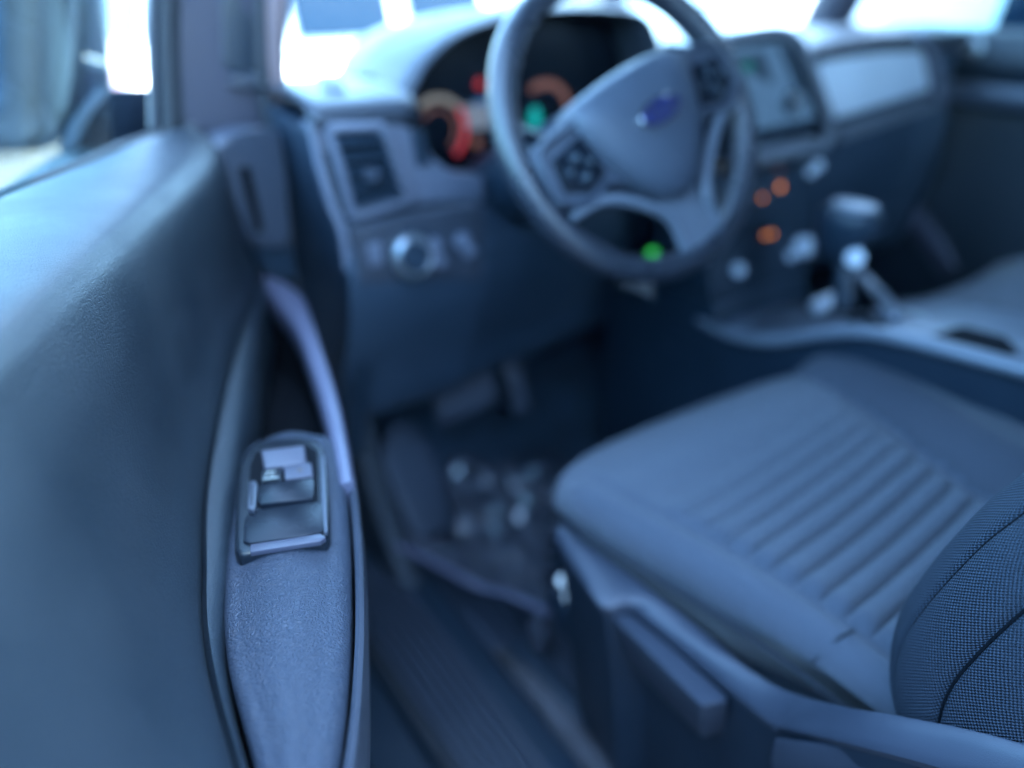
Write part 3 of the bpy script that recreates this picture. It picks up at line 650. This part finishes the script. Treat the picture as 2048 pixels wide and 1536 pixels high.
# pleats across the insert
for k in range(13):
    y0 = -.240-.0245*k; row = []
    hgt = min(1, .30+.16*k)*.0095
    rows = []
    for j in range(15):
        q = j/14; rr_ = []
        for i in range(34):
            u = i/33; yc = y0-.0245*q; l = insl(yc)+.005; r = insr(yc)-.005; x = l*(1-u)+r*u
            y = yc+.10*(x+.37)
            ed = min(1, u/.05, (1-u)/.05)
            rr_.append((x, y, top(x, y)+.0012-.003+(.003+hgt*max(0, math.sin(math.pi*q))**.42)*math.sqrt(ed) if True else 0))
        rows.append(rr_)
    grid('pleat', rows, 'fabric', ds, angle=0)
# side shield and lever
sh_up = [(1118, 1046), (1180, 1090), (1250, 1142), (1350, 1218), (1450, 1300), (1520, 1352), (1580, 1384), (1680, 1412), (1800, 1432), (1950, 1462), (2090, 1500)]
sh_lo = [(1112, 1076), (1160, 1150), (1205, 1212), (1262, 1212), (1300, 1240), (1420, 1340), (1535, 1436), (1570, 1448), (1700, 1478), (1900, 1530), (2090, 1590)]
def shp(x, y, z, xs):
    k = np.clip((x-1440)/260, 0, 1); k = k*k*(3-2*k)
    return onz(x, y, z)*(1-k)+onx(x, y, xs)*k
U_ = [shp(x, y, .335, -.597) for x, y in sh_up]
L_ = [shp(x, y, .325, -.612) for x, y in sh_lo]
Uc, Lc = cr(U_, 60), cr(L_, 60)
rows = []
for a, b in zip(Uc, Lc):
    d = b-a; rows.append([a+np.array([.012, .006, -.05]), a+np.array([.004, 0, -.008]), a, a+d*.12+np.array([0, 0, .002]), a+d*.5+np.array([0, 0, .003]), a+d*.88+np.array([0, 0, .002]), b, b+np.array([-.0008, 0, -.004]), b+np.array([.003, 0, -.012])])
ss = grid('side_shield', rows, 'seatshield', ds, angle=38)
# lower apron below the shield (dark)
grid('lower_apron', [[b+np.array([.003, 0, -.010]), b+np.array([.010, 0, -.05]), b+np.array([.022, 0, -.12]), b+np.array([.05, 0, -.34])] for b in Lc[::3]], 'plastic', ds)
lv = [onz(x, y, .312) for x, y in ((1218, 1226), (1258, 1222), (1350, 1298), (1452, 1388), (1456, 1402), (1404, 1412), (1340, 1350))]
slab('height_lever', lv, (.022, .010, -.07), 'seatshield', ds, .007, 3)
tube('lever_hub', [onz(1300, 1270, .29), onz(1330, 1265, .28)], .02, 'plastic', ds, 8)
rp = [onx(x, y, -.606) for x, y in ((1545, 1470), (1640, 1480), (1800, 1515), (1990, 1560), (1990, 1640), (1700, 1600), (1560, 1540))]
slab('recline_pocket', rp, (.01, .004, -.04), 'seatshield', ds, .008)
# seat rail with bolts
tube('seat_rail', [(-.545, -.02, -.01), (-.545, -.3, .0), (-.545, -.66, .01)], .018, 'plastic', ds, 10)
for x, y in ((1128, 1160), (1141, 1190), (1146, 1222)):
    disc('rail_bolt', onx(x, y, -.545), (-.6, -.6, .6), .010, .008, 'chrome' if y < 1200 else 'satin', ds)
slab('rail_cover', [onx(x, y, -.56) for x, y in ((1092, 1200), (1110, 1180), (1150, 1260), (1170, 1310), (1140, 1300))], (.02, 0, 0), 'plastic', ds, .004)
# backrest: centre panel, far bolster and the near mesh bolster
rows = []
for h in np.linspace(0, 1, 16):
    z = .36+.62*h; yf = -.60-.16*h
    rows.append([(-.33+.20*math.copysign(abs(math.cos(t))**.5, math.cos(t)), yf-.08+.075*math.copysign(abs(math.sin(t))**.6, math.sin(t)), z) for t in np.linspace(0, 2*math.pi, 40, endpoint=False)])
grid('backrest', rows, 'fabric', ds, closed=True, cap=True)
fz = [.30, .345, .367, .372, .387, .408, .439, .474, .507, .545, .579, .60, .70, .80, .95]
fy = [-.60, -.570, -.556, -.540, -.524, -.511, -.503, -.502, -.508, -.518, -.529, -.538, -.566, -.60, -.66]
SEAMS = (math.radians(128), math.radians(158))
def bolster_rows(z0, z1, n, shrink=0, seams=True, x0=-.525, sx=1):
    rows = []
    for z in np.linspace(z0, z1, n):
        yf = sm(z, fz, fy); k = 1-.55*math.exp(-(z-.36)/.035) if z > .36 else .45
        a, b = (.070*(.55+.45*k))-shrink, .105-shrink
        row = []
        for t in np.linspace(0, 2*math.pi, 260, endpoint=False):
            g_ = sum(math.exp(-((t-s_)/.022)**2) for s_ in SEAMS) if seams else 0
            puff = .0025*math.sin((t-SEAMS[0])/(SEAMS[1]-SEAMS[0])*math.pi) if seams and SEAMS[0] < t < SEAMS[1] else 0
            rr = 1-.050*g_
            x = x0+sx*(a*rr+puff)*math.copysign(abs(math.cos(t))**.82, math.cos(t))
            y = yf-.105+(b*rr+puff)*math.copysign(abs(math.sin(t))**.82, math.sin(t))
            row.append((x, y, z))
        rows.append(row)
    return rows
grid('near_bolster', bolster_rows(.398, .98, 120), 'knit', ds, closed=True, cap=True, uvs='mean', angle=0)
_br = bolster_rows(.402, .97, 40)
for s_ in SEAMS:
    k_ = int(round(s_/(2*math.pi)*260))
    pth = [np.array(r[k_])+np.array([-.0012*abs(math.cos(s_)), .0012*math.sin(s_), 0]) for r in _br]
    tube('stitch_seam', pth, .0011, 'recess_shade', ds, 90, 6, upv=(1, 0, 0))
grid('bolster_skirt', bolster_rows(.33, .400, 24, .003, False), 'skirt', ds, closed=True, cap=True, uvs='mean', angle=0)
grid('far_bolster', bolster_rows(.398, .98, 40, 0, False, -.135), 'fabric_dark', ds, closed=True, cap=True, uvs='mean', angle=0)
# buckle
bk = thing('belt_buckle', 'pale seat belt buckle between the driver cushion and console', 'belt buckle', (-.06, -.36, .33))
slab('buckle_body', [onx(x, y, -.05) for x, y in ((1985, 800), (2010, 768), (2060, 752), (2120, 770), (2120, 820), (2040, 822))], (.02, 0, -.004), 'satin', bk, .005)
tube('buckle_strap', [onx(2060, 800, -.045), onx(2090, 860, -.05), onx(2110, 950, -.05)], .009, 'plastic', bk, 12, flat=.4)
# passenger seat
ps = thing('passenger_seat', 'blue grey fabric passenger seat beyond the console', 'seat', (.42, -.35, -.06))
rows = []
for y in np.linspace(-.66, -.035, 40):
    e = np.clip((y+.16)/.125, 0, 1); l = .175+.05*e**3; r = .675-.05*e**3; zt = .397-.035*e**2.5; row = []
    row += [(l+.02, y, .24), (l, y, .28), (l, y, zt-.03)]
    for a in np.linspace(0, 90, 6): row.append((l+.025-.025*math.cos(math.radians(a)), y, zt-.025+.025*math.sin(math.radians(a))))
    for u in np.linspace(.02, .98, 30): row.append((l+.025+(r-l-.05)*u, y, zt+.02*abs(2*u-1)**3-.006))
    for a in np.linspace(90, 0, 6): row.append((r-.025+.025*math.cos(math.radians(a)), y, zt-.025+.025*math.sin(math.radians(a))))
    row += [(r, y, zt-.03), (r, y, .28), (r-.02, y, .24)]
    rows.append(row)
rows.append([(p[0], p[1]+.012, min(p[2], .345)) for p in rows[-1]]); rows.append([(p[0], p[1]+.0, min(p[2], .26)) for p in rows[-1]])
grid('cushion', rows, 'fabric', ps, angle=0)
rows = []
for h in np.linspace(0, 1, 12):
    z = .36+.62*h; yf = -.60-.16*h
    rows.append([(.42+.24*math.copysign(abs(math.cos(t))**.5, math.cos(t)), yf-.06+.10*math.copysign(abs(math.sin(t))**.6, math.sin(t)), z) for t in np.linspace(0, 2*math.pi, 40, endpoint=False)])
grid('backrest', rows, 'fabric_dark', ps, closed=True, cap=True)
rbox('seat_base', (.42, -.35, .10), (.2, 0, 0), (0, .26, 0), (0, 0, .15), 'plastic', ps, .02)

# ================================================================== open driver door
dd = thing('driver_door', 'open driver door with grained vinyl trim, armrest, window and mirror', 'car door', DP(.6, -.05, -.1))
w_o = lambda s: sm(s, [.10, .16, .22, .30, .38, .45, .6, 1.2], [-.012, -.016, -.042, -.056, -.075, -.092, -.10, -.10])
w_c = lambda s: sm(s, [.10, .20, .38, .47, .59, .67, .73, .9, 1.2], [.010, .026, .024, .017, .010, .005, .002, .0, .0])
w_l = lambda s: sm(s, [.10, .26, .386, .493, .633, .676, .732, .763, .80, .83, .9, 1.0, 1.2], [.050, .042, .039, .040, .048, .054, .062, .069, .080, .090, .108, .118, .12])
SS = np.concatenate([np.linspace(.118, .3, 30), np.linspace(.31, 1.16, 70)])
rows = []
for s in SS:
    o_, c_, l_ = w_o(s), w_c(s), w_l(s)
    ctl = [(o_-.006, .66), (o_-.003, .705), (o_+.004, .7215), (o_+.016, .7245), (.5*(o_+c_), .7255), (c_-.014, .719), (c_-.001, .709), (c_+.006, .694), (c_*.8+l_*.2+.004, .665), (c_*.55+l_*.45-.002, .63), (c_*.2+l_*.8-.008, .58), (l_-.006, .548), (l_-.004, .53), (l_-.006, .48), (.03, .40), (.034, .25), (.03, .05), (.0, -.05)]
    if s < .14:
        q = (.14-s)/.022; ctl = [(a-.006*q*q, b-.004*q*q) for a, b in ctl]
    rows.append([DP(s, a, b) for a, b in cr(ctl, 110)])
grid('trim_panel', rows, 'trim', dd, angle=60)
slab('door_skin', [DP(.02, -.11, -.2), DP(1.18, -.11, -.2), DP(1.18, -.11, .70), DP(.02, -.11, .70)], -.04*DN, 'truck', dd, .012)
slab('door_frame', [DP(.06, -.02, -.12), DP(.06, -.02, .66), DP(.06, -.105, .66), DP(.06, -.105, -.12)], -.02*DD, 'rubber', dd, .004)
# demister corner panel with slot
nC = DD*.8+DN*.6; pC = HG+.13*DD+.02*DN
C_ = lambda x, y, off=0: onp(x, y, pC+off*nC, nC)
slab('corner_panel', [C_(x, y) for x, y in ((432, 312), (440, 292), (462, 274), (495, 262), (530, 256), (560, 262), (574, 350), (582, 470), (574, 494), (540, 496), (508, 492), (490, 445), (468, 395), (446, 345))], -.05*nC, 'seatshield', dd, .004)
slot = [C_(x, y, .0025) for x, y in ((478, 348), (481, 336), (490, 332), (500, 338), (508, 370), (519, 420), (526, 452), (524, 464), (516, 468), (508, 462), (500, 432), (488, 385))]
slab('vent_slot_shade', slot, -.006*nC, 'recess_shade', dd, .001)  # black plate paints the dark inside of the slot
tube('slot_rim', [p+.001*nC+(p-sum(slot)/len(slot))*.10 for p in slot]+[slot[0]+.001*nC+(slot[0]-sum(slot)/len(slot))*.10], .0016, 'seatshield', dd, 70, upv=nC)
slab('corner_lower', [C_(x, y, -.006) for x, y in ((512, 500), (586, 498), (596, 560), (560, 556), (536, 548))], -.02*nC, 'plastic', dd, .003)
# armrest
outer = [(.11, .052), (.135, .074), (.175, .094), (.25, .109), (.332, .121), (.469, .140), (.556, .1475), (.625, .151), (.706, .1515), (.768, .149), (.817, .1445), (.87, .135), (.93, .118), (.97, .10)]
os_, ow_ = [p[0] for p in outer], [p[1] for p in outer]
wR = lambda s: sm(s, os_, ow_)
wI = lambda s: sm(s, [.11, .16, .20, .27, .40, .52, .60], [.044, .052, .064, .086, .111, .128, .136])
# pull strap bar along the pocket
rows = []
for s in np.concatenate([np.linspace(.112, .2, 16), np.linspace(.21, .60, 40)]):
    a, b = wI(s), wR(s); m_ = (a+b)/2; hw = (b-a)/2; zt = .530+.004*math.sin(min(1, (s-.1)/.4)*math.pi)
    rows.append([DP(s, m_+hw*math.copysign(abs(math.cos(t))**.6, math.cos(t)), zt-.020+.020*math.copysign(abs(math.sin(t))**.6, math.sin(t))) for t in np.linspace(0, 2*math.pi, 24, endpoint=False)])
grid('pull_handle', rows, 'handle', dd, closed=True, cap=True)
# edge strip continuing below the pad
rows = []
for s in np.linspace(.53, .99, 50):
    b = wR(s)
    rows.append([DP(s, b-.0075, .500), DP(s, b-.005, .5215), DP(s, b-.0025, .5235), DP(s, b, .521), DP(s, b+.001, .50), DP(s, b-.004, .43), DP(s, b-.03, .36)])
grid('edge_strip', rows, 'seatshield', dd, angle=40)
# left lip of the pocket
rows = []
for s in np.linspace(.14, .99, 70):
    l_ = w_l(s); wd = sm(s, [.14, .3, .5, .65, .75, .99], [.004, .010, .017, .016, .006, .004])
    rows.append([DP(s, l_-.004, .528), DP(s, l_, .5345), DP(s, l_+wd*.5, .5325), DP(s, l_+wd, .522), DP(s, l_+wd+.003, .46)])
grid('pocket_lip', rows, 'trim', dd, angle=60)
rows = []
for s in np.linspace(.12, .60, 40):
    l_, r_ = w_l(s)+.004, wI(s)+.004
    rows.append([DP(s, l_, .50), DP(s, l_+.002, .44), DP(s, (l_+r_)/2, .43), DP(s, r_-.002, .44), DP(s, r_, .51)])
grid('pocket', rows, 'recess_shade', dd)  # black base deepens the shade inside the pocket
# pad
wPl = lambda s: sm(s, [.50, .60, .678, .732, .763, .799, .831, .87, .92, .96], [.060, .0615, .064, .0695, .0755, .0862, .096, .103, .106, .100])
rows = []
ss_ = np.concatenate([np.linspace(.526, .56, 14), np.linspace(.57, .93, 60), np.linspace(.935, .965, 8)])
for s in ss_:
    a, b = wPl(s), wR(s)-.0076
    f0 = max(0, (.545-s)/.033)*.7; f1 = max(0, (s-.93)/.035)
    a2, b2 = a+(b-a)*.45*f0**2.2, b-(b-a)*.40*f0**2.2
    zt = .5335-.006*f0**2-.014*f1**2-.004*((s-.7)/.25)**2
    row = [DP(s, a2+.003, .47), DP(s, a2, zt-.020)]
    for t in np.linspace(10, 90, 7): row.append(DP(s, a2+.010-.010*math.cos(math.radians(t)), zt-.011+.010*math.sin(math.radians(t))))
    for u in np.linspace(.03, .97, 26): row.append(DP(s, a2+.010+(b2-a2-.023)*u, zt-.001+.0075*min(1, (b2-a2)/.075)**1.5*math.sin(math.pi*u)))
    for t in np.linspace(90, 5, 9): row.append(DP(s, b2-.013+.013*math.cos(math.radians(t)), zt-.014+.013*math.sin(math.radians(t))))
    row += [DP(s, b2, zt-.03), DP(s, b2-.004, .47)]
    rows.append(row)
grid('armrest_pad', rows, 'arm', dd, cap=False, angle=0)
slab('pad_nose', [DP(s, w_, .522) for s, w_ in ((.530, .074), (.526, .095), (.530, .120), (.55, .13), (.55, .066))], (0, 0, -.07), 'arm', dd, .006)
# switch panel (bezel, recess, rockers)
def B(x, y, z): return onz(x, y, z)
bz = [(478, 935), (492, 902), (514, 884), (548, 876), (600, 872), (632, 878), (648, 896), (654, 940), (658, 1000), (659, 1066), (652, 1080), (620, 1086), (560, 1096), (500, 1107), (478, 1110), (468, 1100), (468, 1075), (471, 1000)]
bezel = slab('switch_panel', [B(x, y, .5425) for x, y in bz], (0, 0, -.02), 'gloss', dd, .0035, 4)
def part(name, pxs, z, th, mat, bev=.001, seg=2): return slab(name, [B(x, y, z) for x, y in pxs], (0, 0, -th), mat, bezel, bev, seg)
part('switch_well_shade', ((512, 902), (614, 888), (634, 900), (636, 1000), (508, 1016), (498, 1012), (500, 930)), .5432, .003, 'recess_shade', .0006, 1)  # flat black plate paints the shaded switch recess
part('blank_plate', ((500, 1020), (560, 1012), (638, 1002), (646, 1010), (648, 1062), (600, 1072), (500, 1086), (486, 1082), (488, 1040)), .5445, .004, 'swplate', .0015, 2)
part('right_bevel', ((640, 900), (648, 912), (656, 1062), (648, 1066), (642, 1000)), .5452, .004, 'seatshield', .0015)  # paler plastic paints in the light caught on this side
part('front_bevel', ((500, 1088), (640, 1066), (652, 1074), (640, 1082), (500, 1104)), .5448, .004, 'swtop', .001)
rk = part('window_switch', ((520, 966), (622, 952), (628, 960), (628, 996), (520, 1008), (512, 1000), (514, 974)), .5462, .006, 'swplate', .002)
slab('switch_lip', [B(522, 900, .552), B(608, 890, .552), B(612, 924, .549), B(528, 936, .549)], (0, 0, -.008), 'swtop', rk, .0015)
slab('switch_step', [B(566, 932, .548), B(622, 924, .548), B(626, 950, .5475), B(570, 958, .5475)], (0, 0, -.006), 'swtop', rk, .0012)
slab('switch_notch', [B(524, 938, .5475), B(562, 932, .5475), B(564, 958, .547), B(522, 962, .547)], (0, 0, -.005), 'gloss', rk, .0008)
# window-lift icon on the rocker
for q in (((527, 956), (557, 952), (557, 955), (527, 959)), ((530, 951), (534, 943), (550, 941), (552, 943), (536, 945), (533, 951)), ((540, 951), (548, 950), (544, 946))):
    slab('icon_stroke', [B(x, y, .5479) for x, y in q], (0, 0, -.0004), 'white', rk, 0)
slab('icon_dot', [B(x, y, .5484) for x, y in ((596, 937), (603, 936), (604, 941), (597, 942))], (0, 0, -.0004), 'e_lcd', rk, 0)
lk = part('lock_switch', ((498, 962), (510, 960), (514, 966), (511, 1014), (506, 1020), (495, 1017), (494, 1008)), .5475, .006, 'seatshield', .0012)
part('lock_groove', ((503, 968), (506, 968), (505, 1010), (502, 1010)), .5479, .001, 'gloss', .0002, 1)
# window frame, pane, belt seal
n_s = DD
def Sx(x, y, s): return onp(x, y, HG+s*DD, DD)
tube('glass_channel', [Sx(305, -640, .12), Sx(322, -300, .12), Sx(332, -60, .12), Sx(330, 60, .125), Sx(334, 160, .13), Sx(340, 262, .135)], .015, 'rubber', dd, 20, flat=1.0, upv=DN)
tube('channel_bead', [Sx(274, -640, .135), Sx(292, -300, .135), Sx(304, -60, .135), Sx(302, 60, .14), Sx(305, 160, .145), Sx(306, 258, .15)], .0050, 'seatshield', dd, 20, upv=DN)
slab('mirror_sail', [onp(x, y, HG-.06*DN, DN*.9+DD*.45) for x, y in ((225, 176), (300, 176), (330, 250), (300, 290), (215, 310), (150, 300), (175, 240))], -.02*DN, 'plastic', dd, .004)
slab('window_pane', [DP(.14, -.095, .68), DP(1.15, -.095, .68), DP(1.10, .03, 1.18), DP(.62, .03, 1.18), DP(.16, -.04, .92)], -.004*DN, 'glass', dd, 0)
tube('belt_seal', [DP(s, w_o(s)-.010, .718) for s in np.linspace(.16, 1.14, 14)], .006, 'rubber', dd, 60)
slab('outer_ledge', [DP(.05, -.115, .695), DP(1.16, -.118, .70), DP(1.16, -.16, .69), DP(.05, -.16, .685)], (0, 0, -.03), 'truck', dd, .008)
# mirror
nM = DD*.99+DN*.11+np.array([0, 0, .03]); nM /= np.linalg.norm(nM); pM = HG-.04*DD-.22*DN
Mm = lambda x, y, off=0: onp(x, y, pM+off*nM, nM)
mo = [(-60, -60), (60, -70), (130, -50), (152, 0), (158, 90), (148, 170), (132, 236), (108, 280), (60, 300), (-60, 300)]
hs = slab('mirror_housing', [Mm(x+(12 if x > 0 else -12), y+(8 if y > 0 else -8)) for x, y in mo], -.07*nM, 'plastic', dd, .015, 4, 1)
mg = slab('mirror_glass', [Mm(x-4, y-4, .004) for x, y in mo], -.003*nM, 'mirror', hs, .001, 1, 1)
slab('mirror_arm', [Mm(x, y, -.02) for x, y in ((150, -60), (196, -60), (222, 170), (230, 250), (190, 300), (150, 270), (164, 120))], -.04*nM, 'plastic', dd, .01)
slab('turn_lamp', [Mm(x, y, -.012) for x, y in ((160, 108), (212, 122), (214, 140), (160, 130))], -.02*nM, 'satin', dd, .003)

# ================================================================== vehicles and building outside
def car(name, label, cat, loc, head, paint, L=4.6, Wd=1.85, Ht=1.75, cab=(.28, .95), group='vehicles parked outside', belt_k=.60):
    loc = np.array(loc, float); c, s = math.cos(head), math.sin(head)
    T = lambda x, y, z: loc+np.array([x*c-y*s, x*s+y*c, z])
    t = thing(name, label, cat, loc, group); hw = Wd/2; belt = Ht*belt_k
    def sec(x, z0, z1, k, r=.12):
        return [T(x, (hw*k)*math.copysign(abs(math.cos(a))**.45, math.cos(a)), (z0+z1)/2+(z1-z0)/2*math.copysign(abs(math.sin(a))**.45, math.sin(a))) for a in np.linspace(0, 2*math.pi, 40, endpoint=False)]
    grid('body', [sec(-L/2, .45, belt*.85, .80), sec(-L/2+.08, .32, belt*.97, .95), sec(-L/2+.5, .25, belt, 1), sec(0, .24, belt, 1), sec(L/2-1.3, .25, belt, 1), sec(L/2-.4, .27, belt*.90, .97), sec(L/2-.08, .34, belt*.78, .90), sec(L/2, .42, belt*.65, .75)], paint, t, closed=True, cap=True)
    x0, x1 = -L/2+L*(1-cab[1]), L/2-L*cab[0]
    def cs(x, z, k): return [T(x, sgn*hw*k, z) for sgn in (-1, 1)]
    r_ = [(x0-.05, belt-.05, .93), (x0+.22, Ht*.97, .74), (x0+.7, Ht, .74), (x1-.8, Ht*.985, .74), (x1-.45, Ht*.95, .72), (x1+.30, belt-.05, .93)]
    v = []; f = []
    for x, z, k in r_:
        v += [T(x, -hw*k, z), T(x, hw*k, z)]
    lo = [T(x0-.05, -hw*.93, belt-.05), T(x0-.05, hw*.93, belt-.05), T(x1+.30, -hw*.93, belt-.05), T(x1+.30, hw*.93, belt-.05)]
    n = len(r_)
    for i in range(n-1): f.append((2*i, 2*i+1, 2*i+3, 2*i+2))
    f.append(tuple(range(0, 2*n, 2))); f.append(tuple(range(2*n-1, 0, -2)))
    me = fromdata(v, f); bm = bmesh.new(); bm.from_mesh(me); bmesh.ops.recalc_face_normals(bm, faces=bm.faces)
    bmesh.ops.bevel(bm, geom=list(bm.edges), offset=.05, segments=2, affect='EDGES'); bm.to_mesh(me); bm.free(); link('cabin', me, paint, t)
    for sgn in (-1, 1):
        kk = lambda z: hw*(.93-.19*(z-belt)/(Ht-belt))+.012
        span = x1-x0
        for a, b in ((.05, .30), (.34, .62), (.66, .95)):
            zt = Ht*.945
            xa, xb = x0+span*a, x0+span*b
            xat = max(xa, x0+.24); xbt = min(xb, x1-.36)
            slab('side_window', [T(xa, sgn*kk(belt+.04), belt+.04), T(xb, sgn*kk(belt+.04), belt+.04), T(xbt, sgn*kk(zt), zt), T(xat, sgn*kk(zt), zt)], (T(0, -sgn*.01, 0)-T(0, 0, 0)), 'carglass', t, 0)
        for xx in (-L*.31, L*.31):
            ax = T(0, sgn, 0)-T(0, 0, 0)
            wl = disc('wheel', T(xx, sgn*(hw-.16), .34), ax, .34, .2, 'tyre', t, [(.0001, .15), (.22, .15), (.24, .19), (.31, .195), (.34, .17), (.34, 0)], 24)
            disc('rim', T(xx, sgn*(hw-.02), .34), ax, .22, .02, 'paints', wl, None, 20)
        slab('tail_lamp', [T(-L/2-.01, sgn*hw*.55, belt*.72), T(-L/2-.01, sgn*hw*.78, belt*.72), T(-L/2+.0, sgn*hw*.78, belt*.9), T(-L/2, sgn*hw*.60, belt*.9)], (T(.06, 0, 0)-T(0, 0, 0)), 'redlamp', t, .01)
        slab('head_lamp', [T(L/2-.02, sgn*hw*.5, belt*.60), T(L/2-.10, sgn*hw*.80, belt*.60), T(L/2-.16, sgn*hw*.82, belt*.72), T(L/2-.05, sgn*hw*.5, belt*.70)], (T(-.06, 0, 0)-T(0, 0, 0)), 'chrome', t, .01)
    slab('windscreen', [T(x1+.24, -hw*.80, belt+.03), T(x1+.24, hw*.80, belt+.03), T(x1-.36, hw*.64, Ht*.94), T(x1-.36, -hw*.64, Ht*.94)], (T(-.01, 0, -.01)-T(0, 0, 0)), 'carglass', t, 0)
    slab('rear_window', [T(x0-.03, -hw*.78, belt+.06), T(x0-.03, hw*.78, belt+.06), T(x0+.20, hw*.66, Ht*.93), T(x0+.20, -hw*.66, Ht*.93)], (T(.01, 0, -.01)-T(0, 0, 0)), 'carglass', t, 0)
    return t
car('shading_van', 'white panel van added close beside the passenger door, tall to shade the cab', 'van', (2.02, -1.62, GZ), math.radians(90), 'paintw', 5.9, 1.9, 2.95, (.12, .99), belt_k=.43)  # placed and made tall to keep sun off the passenger seat
car('parked_suv', 'white parked car seen through the left of the windscreen', 'car', (2.05, 6.3, GZ), math.radians(6), 'paintw', 4.7, 1.9, 1.78)
car('parked_van', 'tall white van ahead of the centre of the windscreen', 'van', (7.6, 6.6, GZ), math.radians(70), 'paintw', 5.2, 2.0, 2.3)
car('parked_car', 'pale car beyond the driver door window and mirror', 'car', (-1.55, 10.4, GZ), math.radians(95), 'paintw', 4.5, 1.85, 1.6)
car('parked_suv', 'dark car added beside the open driver door to block sky light, seen in its mirror', 'car', (-2.42, -1.95, GZ), math.radians(90), 'paintd', 4.7, 1.85, 2.05)  # added out of frame to cut low sky light from the left
bl = thing('beige_building', 'beige rendered building with dark windows beyond the passenger window', 'building', (17, 11, GZ))
a_, b_ = np.array([11.0, 15.0, GZ]), np.array([20.0, 4.0, GZ]); dv = (b_-a_); nn = np.array([dv[1], -dv[0], 0]); nn /= np.linalg.norm(nn)
zz = np.array([0, 0, 1.0])
slab('wall', [a_, b_, b_+4.5*zz, a_+4.5*zz], -nn*.4*(1 if nn@(CAM-a_) > 0 else -1), 'beige', bl, .02)
for k in range(6):
    u0, u1 = .06+.155*k, .06+.155*k+.095
    sg = (1 if nn@(CAM-a_) > 0 else -1)
    p, q = a_+dv*u0+nn*sg*.03, a_+dv*u1+nn*sg*.03
    wd_ = slab('window', [p+.7*zz, q+.7*zz, q+3.0*zz, p+3.0*zz], -nn*sg*.05, 'darkwin', bl, .01)
    rbox('sill', (p+q)/2+.66*zz+nn*sg*.05, (q-p)*.55, nn*.08, zz*.04, 'paintw', wd_, .01, 1)
